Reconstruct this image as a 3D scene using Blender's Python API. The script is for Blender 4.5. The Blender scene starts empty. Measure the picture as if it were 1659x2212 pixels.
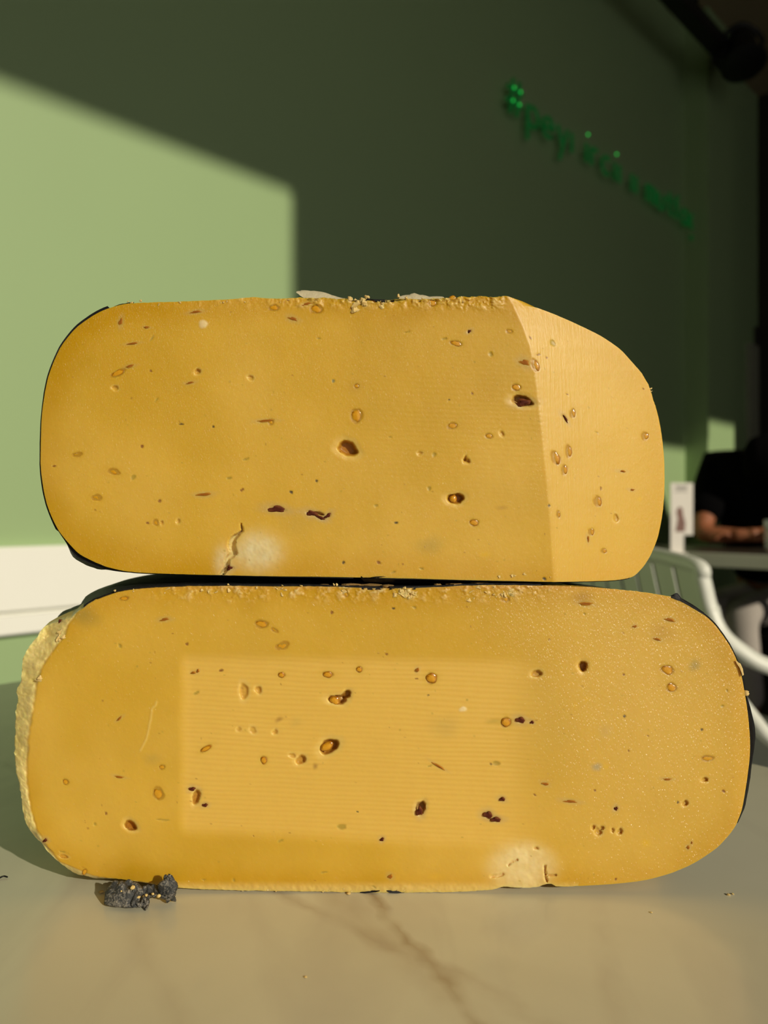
import bpy, math, random
import numpy as np
from mathutils import Vector, Matrix

# ---------------------------------------------------------------- camera, world, sun
F = 1600.0; CX = 829.5; CY = 1106.0            # focal length and centre in pixels of a 1659x2212 frame
TZ = 0.75; H = 0.144; CZ = TZ + H              # table top, camera above it
D0 = 0.28                                      # distance of the cut faces
scene = bpy.context.scene
COL = scene.collection
cd = bpy.data.cameras.new('camera'); cam = bpy.data.objects.new('camera', cd); COL.objects.link(cam)
cam.location = (0, 0, CZ); cam.rotation_euler = (math.pi/2, 0, 0)
cd.sensor_fit = 'HORIZONTAL'; cd.sensor_width = 36.0; cd.lens = 36.0*F/1659.0
cd.clip_start = 0.01; cd.clip_end = 100
cd.dof.use_dof = True; cd.dof.focus_distance = 0.281; cd.dof.aperture_fstop = 12.5
scene.camera = cam
scene.view_settings.view_transform = 'Standard'; scene.view_settings.look = 'None'
scene.view_settings.exposure = 0.0; scene.view_settings.gamma = 1.0
scene.view_settings.use_curve_mapping = False
w = bpy.data.worlds.new('world'); scene.world = w; w.use_nodes = True
w.node_tree.nodes['Background'].inputs[0].default_value = (1.0, 0.95, 0.90, 1)
w.node_tree.nodes['Background'].inputs[1].default_value = 0.66

# room axes: U runs along the green wall (away from the camera), N points at the wall
PHI = math.radians(45.4)
U = Vector((math.sin(PHI), math.cos(PHI), 0)); N = Vector((-math.cos(PHI), math.sin(PHI), 0))
WALL_N = 1.60; WIN_N = -2.1; S0 = -2.4; S1 = 4.75; CEIL = 3.40
def R(n, s, z): return Vector((N.x*n+U.x*s, N.y*n+U.y*s, z))
def P(px, py, t): return Vector(((px-CX)/F*t, t, CZ-(py-CY)/F*t))
def wall_hit(px, n=WALL_N):
    a = (px-CX)/F
    return n/(N.x*a+N.y)
def wall_s(px, n=WALL_N):
    a = (px-CX)/F; t = wall_hit(px, n)
    return t*(U.x*a+U.y)

ELEV = math.radians(23.0); AZ = math.radians(41.0)      # sunlight travels to the left and away from the camera
L = Vector((-math.sin(AZ)*math.cos(ELEV), math.cos(AZ)*math.cos(ELEV), -math.sin(ELEV)))
sd = bpy.data.lights.new('sun', 'SUN'); so = bpy.data.objects.new('sun', sd); COL.objects.link(so)
sd.energy = 2.75; sd.angle = math.radians(0.8); sd.color = (1.0, 0.90, 0.70)
so.rotation_euler = L.to_track_quat('-Z', 'Y').to_euler(); so.location = (3, -3, 4)

# ---------------------------------------------------------------- helpers
rng = np.random.RandomState(7); rnd = random.Random(11)
def mesh_obj(name, verts, faces, mat=None, parent=None, smooth=True, sharp=None):
    me = bpy.data.meshes.new(name)
    me.from_pydata([tuple(v) for v in verts], [], faces); me.update()
    return link_mesh(name, me, mat, parent, smooth, sharp)
def link_mesh(name, me, mat=None, parent=None, smooth=True, sharp=None):
    if mat and not me.materials: me.materials.append(mat)
    if smooth:
        me.polygons.foreach_set('use_smooth', [True]*len(me.polygons))
        if sharp: me.set_sharp_from_angle(angle=math.radians(sharp))
    o = bpy.data.objects.new(name, me); COL.objects.link(o)
    if parent:
        o.parent = parent; o.matrix_parent_inverse = Matrix.Translation(-parent.location)
    return o
def tag(o, label=None, cat=None, group=None, kind=None):
    if label: o['label'] = label
    if cat: o['category'] = cat
    if group: o['group'] = group
    if kind: o['kind'] = kind
    return o
def empty(name, loc, label=None, cat=None, group=None):
    o = bpy.data.objects.new(name, None); o.empty_display_size = 0.02; COL.objects.link(o)
    o.location = loc
    return tag(o, label, cat, group)
class MB:
    def __init__(s): s.v = []; s.f = []
    def add(s, v, f):
        b = len(s.v); s.v += [Vector(p) for p in v]; s.f += [tuple(i+b for i in q) for q in f]; return s
    def box(s, o, ax, ay, az):
        o = Vector(o); ax = Vector(ax); ay = Vector(ay); az = Vector(az)
        v = [o, o+ax, o+ax+ay, o+ay, o+az, o+ax+az, o+ax+ay+az, o+ay+az]
        f = [(0,3,2,1), (4,5,6,7), (0,1,5,4), (1,2,6,5), (2,3,7,6), (3,0,4,7)]
        if ax.cross(ay).dot(az) < 0: f = [q[::-1] for q in f]
        return s.add(v, f)
    def tube(s, pts, r, n=12, caps=True, flat=1.0):
        pts = [Vector(p) for p in pts]; m = len(pts)
        rr = r if isinstance(r, (list, tuple)) else [r]*m
        v = []; prev = None
        for i, p in enumerate(pts):
            d = (pts[min(i+1, m-1)]-pts[max(i-1, 0)]).normalized()
            if prev is None: a = d.orthogonal().normalized()
            else: a = (prev-d*prev.dot(d)).normalized()
            prev = a; b = d.cross(a)
            for k in range(n):
                t = 2*math.pi*k/n
                v.append(p+a*math.cos(t)*rr[i]+b*math.sin(t)*rr[i]*flat)
        f = [(i*n+k, i*n+(k+1) % n, (i+1)*n+(k+1) % n, (i+1)*n+k) for i in range(m-1) for k in range(n)]
        if caps: f += [tuple(range(n))[::-1], tuple((m-1)*n+k for k in range(n))]
        return s.add(v, f)
    def lathe(s, c, prof, n=24, axis=Vector((0,0,1))):
        axis = axis.normalized(); a = axis.orthogonal().normalized(); b = axis.cross(a); c = Vector(c)
        v = [c+axis*z+(a*math.cos(2*math.pi*k/n)+b*math.sin(2*math.pi*k/n))*r for r, z in prof for k in range(n)]
        m = len(prof)
        f = [(i*n+k, i*n+(k+1) % n, (i+1)*n+(k+1) % n, (i+1)*n+k) for i in range(m-1) for k in range(n)]
        f += [tuple(range(n))[::-1], tuple((m-1)*n+k for k in range(n))]
        return s.add(v, f)
    def ball(s, c, rx, ry, rz, n=14, m=9, rot=None, wob=0.0, seed=0):
        c = Vector(c); rg = random.Random(seed); v = []
        for i in range(m+1):
            th = math.pi*i/m
            for k in range(n):
                ph = 2*math.pi*k/n; g = 1+wob*(rg.random()*2-1)
                p = Vector((rx*math.sin(th)*math.cos(ph), ry*math.sin(th)*math.sin(ph), rz*math.cos(th)))*g
                v.append(c+(rot @ p if rot else p))
        f = [(i*n+k, (i+1)*n+k, (i+1)*n+(k+1) % n, i*n+(k+1) % n) for i in range(m) for k in range(n)]
        return s.add(v, f)
    def build(s, name, mat=None, parent=None, smooth=True, sharp=40, bevel=0):
        o = mesh_obj(name, s.v, s.f, mat, parent, smooth, sharp)
        if bevel:
            b = o.modifiers.new('bevel', 'BEVEL'); b.width = bevel; b.segments = 3; b.limit_method = 'ANGLE'
        return o
def spline(pts, n=8):
    pts = [Vector(p) for p in pts]; out = []
    for i in range(len(pts)-1):
        p0 = pts[max(i-1, 0)]; p1 = pts[i]; p2 = pts[i+1]; p3 = pts[min(i+2, len(pts)-1)]
        for k in range(n):
            t = k/n
            out.append(0.5*((2*p1)+(p2-p0)*t+(2*p0-5*p1+4*p2-p3)*t*t+(3*p1-p0-3*p2+p3)*t**3))
    return out+[pts[-1]]

# node materials
class NT:
    def __init__(s, name):
        s.m = bpy.data.materials.new(name); s.m.use_nodes = True; s.t = s.m.node_tree
        s.b = s.t.nodes['Principled BSDF']
    def n(s, typ, ins=None, **kw):
        nd = s.t.nodes.new(typ)
        for k, v in kw.items(): setattr(nd, k, v)
        for k, v in (ins or {}).items(): s.set(nd, k, v)
        return nd
    def set(s, nd, k, v):
        i = nd.inputs[k]
        if hasattr(v, 'is_output') or isinstance(v, bpy.types.NodeSocket): s.t.links.new(v, i)
        else: i.default_value = v
    def math(s, op, a, b=0.0, clamp=False):
        nd = s.n('ShaderNodeMath', operation=op, use_clamp=clamp); s.set(nd, 0, a); s.set(nd, 1, b); return nd.outputs[0]
    def mix(s, f, a, b, blend='MIX'):
        nd = s.n('ShaderNodeMix', data_type='RGBA', blend_type=blend); s.set(nd, 0, f); s.set(nd, 6, a); s.set(nd, 7, b); return nd.outputs[2]
    def coord(s, which='Object'): return s.n('ShaderNodeTexCoord').outputs[which]
    def noise(s, vec, scale, detail=3, rough=0.5, dist=0.0, out=0):
        return s.n('ShaderNodeTexNoise', {'Vector': vec, 'Scale': scale, 'Detail': detail, 'Roughness': rough, 'Distortion': dist}).outputs[out]
    def ramp(s, f, a, b):
        nd = s.n('ShaderNodeMapRange', {'Value': f, 'From Min': a, 'From Max': b}); nd.clamp = True; return nd.outputs[0]
    def mapping(s, vec, scale=(1,1,1), rot=(0,0,0)):
        return s.n('ShaderNodeMapping', {'Vector': vec, 'Scale': scale, 'Rotation': rot}).outputs[0]
    def bump(s, h, dist=1.0, strength=1.0):
        nd = s.n('ShaderNodeBump', {'Height': h, 'Distance': dist, 'Strength': strength})
        s.t.links.new(nd.outputs[0], s.b.inputs['Normal'])
def rgba(c): return (c[0], c[1], c[2], 1)
def simple(name, c, rough=0.5, vary=0.1, scale=40, bump=0.0, **kw):
    m = NT(name); co = m.coord(); f = m.noise(co, scale, 4)
    c2 = tuple(max(0, x*(1-vary)) for x in c)
    m.set(m.b, 'Base Color', m.mix(f, rgba(c), rgba(c2))); m.b.inputs['Roughness'].default_value = rough
    if bump: m.bump(m.math('MULTIPLY', f, bump))
    for k, v in kw.items(): m.b.inputs[k.replace('_', ' ')].default_value = v
    return m.m

M = {}
M['wall'] = simple('green_wall_paint', (0.335, 0.475, 0.228), 0.6, 0.05, 3, 0.0004)
M['rail'] = simple('white_rail_paint', (0.96, 0.96, 0.90), 0.45, 0.02, 20)
M['plaster'] = simple('dim_plaster', (0.10, 0.085, 0.06), 0.9, 0.1, 6)
M['ceiling'] = simple('ceiling_paint', (0.42, 0.32, 0.19), 0.9, 0.08, 3)
M['floor'] = simple('dark_floor', (0.05, 0.042, 0.03), 0.5, 0.3, 8)
M['dark'] = simple('dark_wood', (0.035, 0.026, 0.018), 0.45, 0.3, 30)
M['black'] = simple('black_metal', (0.008, 0.008, 0.008), 0.5, 0.2, 60)
M['white_plastic'] = simple('white_plastic', (0.80, 0.82, 0.74), 0.35, 0.03, 20)
M['trim'] = simple('pale_casing', (0.35, 0.36, 0.26), 0.6, 0.05, 12)
M['rim'] = simple('pale_table_rim', (0.80, 0.80, 0.64), 0.5, 0.08, 30)
M['shirt'] = simple('black_cloth', (0.0025, 0.0025, 0.003), 1.0, 0.2, 80)
M['hair'] = simple('black_hair', (0.003, 0.0025, 0.0025), 1.0, 0.3, 200)
M['trousers'] = simple('light_grey_cloth', (0.50, 0.45, 0.41), 0.9, 0.15, 60)
M['skin'] = simple('skin', (0.36, 0.13, 0.06), 0.5, 0.1, 30, Subsurface_Weight=0.15)
M['card'] = simple('card_stock', (0.78, 0.74, 0.68), 0.5, 0.03, 30)
M['card_pic'] = simple('card_picture', (0.30, 0.15, 0.12), 0.5, 0.6, 60)
M['card_line'] = simple('card_print', (0.30, 0.28, 0.26), 0.5, 0.2, 60)

def neon_mat():
    m = NT('green_neon_tube')
    m.set(m.b, 'Base Color', (0.02, 0.14, 0.04, 1)); m.set(m.b, 'Roughness', 0.3)
    m.set(m.b, 'Emission Color', (0.02, 1.0, 0.16, 1)); m.set(m.b, 'Emission Strength', 0.033)
    return m.m
def bead_mat():  # glow for the i dots and for highlights put on the hash
    m = NT('green_glow_bead')
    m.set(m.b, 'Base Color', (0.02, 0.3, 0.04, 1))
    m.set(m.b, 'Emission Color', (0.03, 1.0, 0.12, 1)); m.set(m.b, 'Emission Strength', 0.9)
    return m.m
M['neon'] = neon_mat(); M['bead'] = bead_mat()

def glass_mat():
    m = NT('clear_glass'); m.set(m.b, 'Base Color', (0.9, 0.95, 0.92, 1)); m.set(m.b, 'Roughness', 0.05)
    m.set(m.b, 'Transmission Weight', 0.9); m.set(m.b, 'IOR', 1.45); return m.m
M['glass'] = glass_mat()
for k_ in ('shirt', 'hair'): M[k_].node_tree.nodes['Principled BSDF'].inputs['Specular IOR Level'].default_value = 0.05

# ---------------------------------------------------------------- room
def struct(o): return tag(o, kind='structure')
def slab(name, n0, n1, s0, s1, z0, z1, mat, bevel=0):
    return struct(MB().box(R(n0, s0, z0), N*(n1-n0), U*(s1-s0), Vector((0, 0, z1-z0))).build(name, mat, None, False, None, bevel))
slab('floor', WIN_N-0.15, WALL_N+0.15, S0-0.15, S1+0.15, -0.1, 0.0, M['floor'])
slab('ceiling', WIN_N-0.15, WALL_N+0.15, S0-0.15, S1+0.15, CEIL, CEIL+0.1, M['ceiling'])
slab('wall_left', WALL_N, WALL_N+0.15, S0-0.15, S1+0.15, 0, CEIL, M['wall'])
slab('wall_back', WIN_N, WALL_N, S1, S1+0.15, 0, CEIL, M['dark'])
slab('wall_front', WIN_N, WALL_N, S0-0.15, S0, 0, CEIL, M['plaster'])
# pillar standing out of the green wall
sp0 = wall_s(1480); a = None
best = min(np.linspace(0.02, 0.5, 200), key=lambda d: abs((lambda q: CX+F*q.x/q.y)(R(WALL_N-d, sp0, 0))-1529))
PIL_D = float(best)
sp1 = wall_s(1586, WALL_N-PIL_D)
slab('trim_2', WALL_N-PIL_D, WALL_N, sp0, sp1, 0, CEIL, M['wall'])
# door casing on the far stretch of the green wall
sc0 = wall_s(1611); sc1 = wall_s(1628)
slab('trim_3', WALL_N-0.03, WALL_N, sc0, sc1, 0, CZ+(CY-745)/F*wall_hit(1617), M['trim'])
d_ = slab('door_1', WALL_N-0.02, WALL_N, sc1, S1, 0, 2.0, M['dark'])
MB().tube([R(WALL_N-0.05, sc1+0.05, 1.0), R(WALL_N-0.05, sc1+0.05, 1.15)], 0.01).build('door_handle', M['black'], d_)
# white rail board along the wall, a groove between its two boards
def zrail(py): return CZ-(py-CY)/F*wall_hit(0)
rail_end = wall_s(1200)
z0, z1, z2 = zrail(1371), zrail(1324), zrail(1181)
prof = [(0, z0), (0.022, z0), (0.024, z0+0.003), (0.024, z1-0.006), (0.012, z1-0.003), (0.012, z1+0.003), (0.030, z1+0.006), (0.030, z2-0.006), (0.024, z2), (0, z2)]
v = []; f = []
for s in (S0, rail_end): v += [R(WALL_N-d, s, z) for d, z in prof]
k = len(prof); f = [(i, (i+1) % k, k+(i+1) % k, k+i) for i in range(k)]+[tuple(range(k)), tuple(range(2*k-1, k-1, -1))]
struct(mesh_obj('trim_1', v, f, M['rail'], None, False))

# window wall with the openings the sun comes through (behind and right of the camera)
def back(n, s, z):           # trace a point back along the sunlight to the window plane
    p = R(n, s, z); k = (p.dot(N)-WIN_N)/L.dot(N); q = p-L*k
    return q.dot(U), q.z
sA, zA = back(WALL_N, wall_s(630), CZ+(CY-395)/F*wall_hit(630))
sB0, zB = back(WALL_N, wall_s(1160), CZ+(CY-955)/F*wall_hit(1440))
sB1, _ = back(WALL_N, wall_s(1482), 1.2)
_, zC = back(WALL_N-PIL_D, wall_s(1560, WALL_N-PIL_D), CZ+(CY-905)/F*wall_hit(1560, WALL_N-PIL_D))
sC, _ = back(WALL_N-PIL_D, sp1+0.02, 1.2)
sS, zS = back(WALL_N, 3.25, 0.88)
win = MB(); wh = Vector((0, 0, 1))
def wbox(s0, s1, z0, z1):
    win.box(R(WIN_N-0.06, s0, z0), N*0.06, U*(s1-s0), wh*(z1-z0))
wbox(S0-0.15, S1+0.15, 0, 0.35)
wbox(S0-0.15, -1.9, 0.35, CEIL); wbox(-1.9, sA, zA, CEIL)
wbox(sA, sB0, 0.35, CEIL)
wbox(sB0, 2.55, 0.35, 1.0); wbox(2.55, sS, 0.35, 1.65); wbox(sS, sC, 0.35, zS); wbox(sB0, sB1, zB, CEIL); wbox(sB1, sC, zC, CEIL); wbox(sC, S1+0.15, 0.35, CEIL)  # unseen; opening tops and stepped sills shaped to place the sun patches
struct(win.build('wall_right', M['plaster'], None, False))

# ---------------------------------------------------------------- marble table
def marble():
    m = NT('marble'); co = m.coord()
    sep = m.n('ShaderNodeSeparateXYZ', {0: co})
    warp = m.noise(co, 16, 4, 0.6); warp2 = m.noise(co, 60, 3)
    def vein(x0, y0, x1, y1, w, soft, lo=-9, hi=9):
        dx, dy = x1-x0, y1-y0; l = math.hypot(dx, dy); dx /= l; dy /= l
        a = m.math('MULTIPLY', m.math('SUBTRACT', sep.outputs[0], x0), -dy)
        b = m.math('MULTIPLY', m.math('SUBTRACT', sep.outputs[1], y0), dx)
        d = m.math('ADD', a, b)
        d = m.math('ADD', d, m.math('MULTIPLY', m.math('SUBTRACT', warp, 0.5), 0.022))
        d = m.math('ADD', d, m.math('MULTIPLY', m.math('SUBTRACT', warp2, 0.5), 0.006))
        d = m.math('ABSOLUTE', d)
        g = m.ramp(d, w, soft)
        g = m.math('SUBTRACT', 1.0, g)
        return m.math('MULTIPLY', g, m.ramp(m.noise(co, 45, 2), 0.25, 0.6))
    big = m.ramp(m.noise(co, 7, 4, 0.55, 0.6), 0.35, 0.75)
    c = m.mix(big, (0.66, 0.64, 0.49, 1), (0.57, 0.55, 0.41, 1))
    band = m.ramp(m.noise(m.mapping(co, (1, 0.35, 1), (0, 0, 0.45)), 22, 4, 0.5, 1.0), 0.52, 0.75)
    c = m.mix(m.math('MULTIPLY', band, 0.35), c, (0.40, 0.36, 0.30, 1))
    c = m.mix(m.math('MULTIPLY', vein(-.0075, .2796, .0265, .2083, 0.0, 0.0032), 0.75), c, (0.30, 0.22, 0.13, 1))
    c = m.mix(m.math('MULTIPLY', vein(.006, .24, .0265, .2083, 0.0, 0.008), 0.35), c, (0.36, 0.28, 0.18, 1))
    c = m.mix(m.math('MULTIPLY', vein(.026, .2250, .050, .2050, 0.0, 0.004), 0.5), c, (0.38, 0.31, 0.22, 1))
    c = m.mix(m.math('MULTIPLY', vein(.075, .2450, .062, .2000, 0.0, 0.006), 0.25), c, (0.40, 0.34, 0.26, 1))
    c = m.mix(m.math('MULTIPLY', vein(-.09, .26, -.055, .2000, 0.0, 0.006), 0.22), c, (0.40, 0.34, 0.26, 1))
    m.set(m.b, 'Base Color', c)
    m.set(m.b, 'Roughness', m.math('ADD', 0.17, m.math('MULTIPLY', m.noise(co, 300, 2), 0.08)))
    m.set(m.b, 'IOR', 1.5)
    return m.m
M['marble'] = marble()
tb = empty('marble_table', R(0.25, 0.05, 0), 'square marble-topped table with brown veins carrying the two stacked cheeses', 'table')
MB().box(R(-0.2, -0.42, TZ-0.022), N*0.868, U*0.869, wh*0.022).build('tabletop', M['marble'], tb, False, None, 0.002)
pc = R(0.234, 0.015, 0)
MB().lathe(pc, [(0.035, 0.03), (0.035, TZ-0.04)], 20).build('pedestal', M['black'], tb)
MB().lathe(pc, [(0.24, 0), (0.24, 0.012), (0.22, 0.022), (0.05, 0.032)], 40).build('base', M['black'], tb)
MB().lathe(pc, [(0.05, TZ-0.05), (0.16, TZ-0.034), (0.16, TZ-0.022)], 24).build('mounting_plate', M['black'], tb)

# ---------------------------------------------------------------- cheeses
def vnoise(x, y, scale, seed=0, octv=4, rough=0.55):
    out = np.zeros_like(x, dtype=float); amp = 1.0; tot = 0; sc = 1.0/scale
    for o in range(octv):
        rg = np.random.RandomState(seed*31+o*7+1); T = rg.rand(256, 256)
        X = x*sc+13.7*o; Y = y*sc+5.3*o
        xi = np.floor(X).astype(int); yi = np.floor(Y).astype(int); fx = X-xi; fy = Y-yi
        fx = fx*fx*(3-2*fx); fy = fy*fy*(3-2*fy)
        a = T[xi % 256, yi % 256]; b = T[(xi+1) % 256, yi % 256]; c = T[xi % 256, (yi+1) % 256]; d = T[(xi+1) % 256, (yi+1) % 256]
        out += amp*((a*(1-fx)+b*fx)*(1-fy)+(c*(1-fx)+d*fx)*fy); tot += amp; amp *= rough; sc *= 2.03
    return out/tot*2-1
def sstep(e0, e1, x):
    t = np.clip((x-e0)/(e1-e0), 0, 1); return t*t*(3-2*t)
def cr(pts, per=24):
    pts = np.array(pts, float); n = len(pts); out = []
    for i in range(n):
        p0, p1, p2, p3 = pts[i-1], pts[i], pts[(i+1) % n], pts[(i+2) % n]
        t = np.linspace(0, 1, per, endpoint=False)[:, None]
        d1 = (p2-p0)*0.5*0.8; d2 = (p3-p1)*0.5*0.8
        seg = np.linalg.norm(p2-p1)
        for d in (d1, d2):
            l = np.linalg.norm(d)
            if l > seg*1.2: d *= seg*1.2/l
        h = 2*t**3-3*t**2+1, t**3-2*t**2+t, -2*t**3+3*t**2, t**3-t**2
        out.append(h[0]*p1+h[1]*d1+h[2]*p2+h[3]*d2)
    return np.vstack(out)
def resample(curve, n):
    d = np.r_[0, np.cumsum(np.linalg.norm(np.diff(curve, axis=0), axis=1))]
    t = np.linspace(0, d[-1], n+1)
    return np.c_[np.interp(t, d, curve[:, 0]), np.interp(t, d, curve[:, 1])]
def dist_poly(x, y, pts):
    best = np.full(x.shape, 1e9)
    for (ax, ay), (bx, by) in zip(pts[:-1], pts[1:]):
        dx, dy = bx-ax, by-ay; l2 = dx*dx+dy*dy+1e-9
        t = np.clip(((x-ax)*dx+(y-ay)*dy)/l2, 0, 1)
        best = np.minimum(best, np.hypot(x-ax-t*dx, y-ay-t*dy))
    return best

C_MID = np.array((0.69, 0.428, 0.040)); C_EDGE = np.array((0.62, 0.350, 0.010)); C_PALE = np.array((0.82, 0.62, 0.22))
C_HALO = np.array((0.55, 0.40, 0.20)); C_OLIVE = np.array((0.42, 0.30, 0.04)); C_BROWN = np.array((0.28, 0.10, 0.02))

def build_cheese(cfg):
    # dense outline, rough where the paste crumbled
    oc = cr(cfg['outline'])
    tang = np.roll(oc, -1, 0)-np.roll(oc, 1, 0); tang /= np.linalg.norm(tang, axis=1)[:, None]+1e-9
    nor = np.c_[tang[:, 1], -tang[:, 0]]
    amp = cfg['amp'](oc[:, 0], oc[:, 1])
    nz = vnoise(oc[:, 0], oc[:, 1], 11, cfg['seed'], 5, 0.72)
    oc = oc+nor*(nz*amp)[:, None]
    idx = [int(np.argmin(np.hypot(oc[:, 0]-c[0], oc[:, 1]-c[1]))) for c in cfg['corners']]   # TL TR BR BL
    def seg(i, j): return oc[i:j+1] if j > i else np.vstack([oc[i:], oc[:j+1]])
    nu, nv = cfg['nu'], cfg['nv']
    top = resample(seg(idx[0], idx[1]), nu); rgt = resample(seg(idx[1], idx[2]), nv)
    bot = resample(seg(idx[2], idx[3]), nu)[::-1]; lft = resample(seg(idx[3], idx[0]), nv)[::-1]
    u = np.linspace(0, 1, nu+1)[None, :, None]; v = np.linspace(0, 1, nv+1)[:, None, None]
    G = (1-v)*top[None]+v*bot[None]+(1-u)*lft[:, None]+u*rgt[:, None] \
        - ((1-u)*(1-v)*top[0]+u*(1-v)*top[-1]+(1-u)*v*bot[0]+u*v*bot[-1])
    X = G[..., 0]; Y = G[..., 1]
    # colour by nearness to the rind, then the features
    de = dist_poly(X[::6, ::6], Y[::6, ::6], [tuple(p) for p in oc[::24]]+[tuple(oc[0])])
    iu = np.clip(np.arange(nu+1)/6.0, 0, de.shape[1]-1.001); iv = np.clip(np.arange(nv+1)/6.0, 0, de.shape[0]-1.001)
    a0 = iu.astype(int); b0 = iv.astype(int); fu = (iu-a0)[None]; fv = (iv-b0)[:, None]
    E = (de[b0][:, a0]*(1-fu)+de[b0][:, a0+1]*fu)*(1-fv)+(de[b0+1][:, a0]*(1-fu)+de[b0+1][:, a0+1]*fu)*fv
    mot = vnoise(X, Y, 90, cfg['seed']+3, 4)
    ew = 1-sstep(0, 1, (E+18*mot)/cfg['edge_w'])
    colr = C_MID[None, None]*(1-ew[..., None])+C_EDGE*ew[..., None]
    mo2 = vnoise(X, Y, 260, cfg['seed']+9, 3); colr = colr*(1+0.05*mot[..., None])*np.array((1.0, 1.0, 1.0))+np.maximum(mo2, 0)[..., None]*np.array((0.10, 0.085, 0.05))-np.maximum(-mo2, 0)[..., None]*np.array((0.07, 0.06, 0.02))
    disp = 0.00022*vnoise(X, Y, 160, cfg['seed']+5, 3)+0.00003*vnoise(X, Y, 9, cfg['seed']+6, 3)
    mask = np.zeros(X.shape+(3,))
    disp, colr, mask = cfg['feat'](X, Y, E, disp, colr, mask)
    def blend(m, c, k=1.0):
        nonlocal colr
        m = (m*k)[..., None]; colr = colr*(1-m)+np.array(c)*m
    for (kind, x, y, rx, ry, ang, *ex) in cfg['items']:
        ca, sa = math.cos(math.radians(ang)), math.sin(math.radians(ang))
        bx = max(rx, ry)*3.4+6
        sel = np.nonzero((abs(X-x) < bx) & (abs(Y-y) < bx))
        if len(sel[0]) == 0: continue
        dx = X[sel]-x; dy = Y[sel]-y
        lu = (dx*ca+dy*sa)/rx; lv = (-dx*sa+dy*ca)/ry
        r = np.hypot(lu, lv); th = np.arctan2(lv, lu); sd_ = (x*7+y*3) % 6.28
        wob = 1+0.10*np.sin(2*th+sd_)+0.06*np.sin(3*th+2*sd_)+0.035*np.sin(5*th+sd_)+0.02*np.sin(9*th)
        r = r/wob
        c = colr[sel]; d = disp[sel]
        def mixc(c, m, cc): return c*(1-m[:, None])+np.array(cc)*m[:, None]
        if kind == 'hole':
            dep = ex[0] if ex else 0.0012
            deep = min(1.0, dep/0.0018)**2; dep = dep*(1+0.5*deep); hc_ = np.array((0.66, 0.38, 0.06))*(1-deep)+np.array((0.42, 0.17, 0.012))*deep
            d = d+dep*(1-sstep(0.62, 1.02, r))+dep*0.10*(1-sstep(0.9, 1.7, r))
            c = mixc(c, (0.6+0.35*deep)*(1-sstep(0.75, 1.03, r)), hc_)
            c = mixc(c, 0.35*sstep(0.95, 1.05, r)*(1-sstep(1.1, 1.8, r)), C_PALE)
        elif kind == 'seed':
            d = d+0.0002*(1-sstep(0.85, 1.15, r))
            c = mixc(c, 0.75*(1-sstep(0.95, 1.25, r)), (0.45, 0.21, 0.012))
            c = mixc(c, 0.18*(1-sstep(1.1, 2.6, r)), C_EDGE)
        elif kind == 'dark':
            d = d+0.0003*(1-sstep(0.7, 1.1, r))
            c = mixc(c, 0.42*(1-sstep(0.8, 3.0, r)), C_HALO)
        elif kind == 'streak':
            c = mixc(c, 0.30*(1-sstep(0.8, 2.6, r)), C_HALO)
        elif kind == 'dot':
            c = mixc(c, 0.95*(1-sstep(0.6, 1.15, r)), ex[0] if ex else C_BROWN); d = d+0.00015*(1-sstep(0.6, 1.1, r))
        elif kind == 'olive':
            c = mixc(c, 0.75*(1-sstep(0.6, 1.2, r)), C_OLIVE); d = d+0.00025*(1-sstep(0.6, 1.1, r))
        elif kind == 'stain':
            c = mixc(c, ex[1]*(1-sstep(0.0, 1.6, r)), ex[0])
        elif kind == 'pale':
            c = mixc(c, 0.6*(1-sstep(0.6, 1.2, r)), (0.92, 0.80, 0.52)); d = d-0.0002*(1-sstep(0.4, 1.1, r))
        colr[sel] = c; disp[sel] = d
    # fine countless specks
    for _ in range(cfg['specks']):
        i = rng.randint(4, nv-4); j = rng.randint(4, nu-4); r_ = 1 if rng.rand() < 0.75 else 2
        k = 0.2+0.4*rng.rand()
        cc = C_OLIVE if rng.rand() < .6 else C_BROWN
        w_ = rng.randint(1, 3)
        colr[i:i+r_, j:j+w_] = colr[i:i+r_, j:j+w_]*(1-k)+cc*k
    T = cfg['depth'](X, Y)+disp
    def ring_pts(A): return np.concatenate([A[0, :-1], A[:-1, -1], A[-1, :0:-1], A[:0:-1, 0]])
    W = np.stack([(X-CX)/F*T, T, CZ-(Y-CY)/F*T], -1)
    nf = W.shape[0]*W.shape[1]
    verts = [W.reshape(-1, 3)]
    I = np.arange(nf).reshape(nv+1, nu+1)
    quads = [np.stack([I[:-1, :-1], I[1:, :-1], I[1:, 1:], I[:-1, 1:]], -1).reshape(-1, 4)]
    ring0 = ring_pts(I); base = W.reshape(-1, 3)[ring0]
    n = len(ring0); h0 = nu//2                      # index 0 = top-left corner; h0 = middle of the top
    order = np.roll(np.arange(n), -h0); half = n//2
    rt = order[:half+1]; lf = np.r_[order[half:], order[0]][::-1]   # both from middle top to middle bottom
    xc, c_off = cfg['xc'], cfg['c_off']; yc = D0+c_off
    K = 44; ks = (np.arange(K+1)/K)
    ks = ks+0*ks
    pr = base[rt]; pl = base[lf]
    def polar(p):
        return np.hypot(p[:, 0]-xc, p[:, 1]-yc), np.arctan2(p[:, 1]-yc, p[:, 0]-xc)
    rr, ar = polar(pr); rl, al = polar(pl)
    al = np.where(al < -math.pi/2+1e-4, al+2*math.pi, al); al[al < 0.3] += 0
    al[0] = max(al[0], 1.5*math.pi-0.0) if al[0] > 0 else al[0]+2*math.pi
    al = np.where(al < 0, al+2*math.pi, al); ar = np.where(ar > math.pi/2, ar-2*math.pi, ar)
    rings = []
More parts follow.
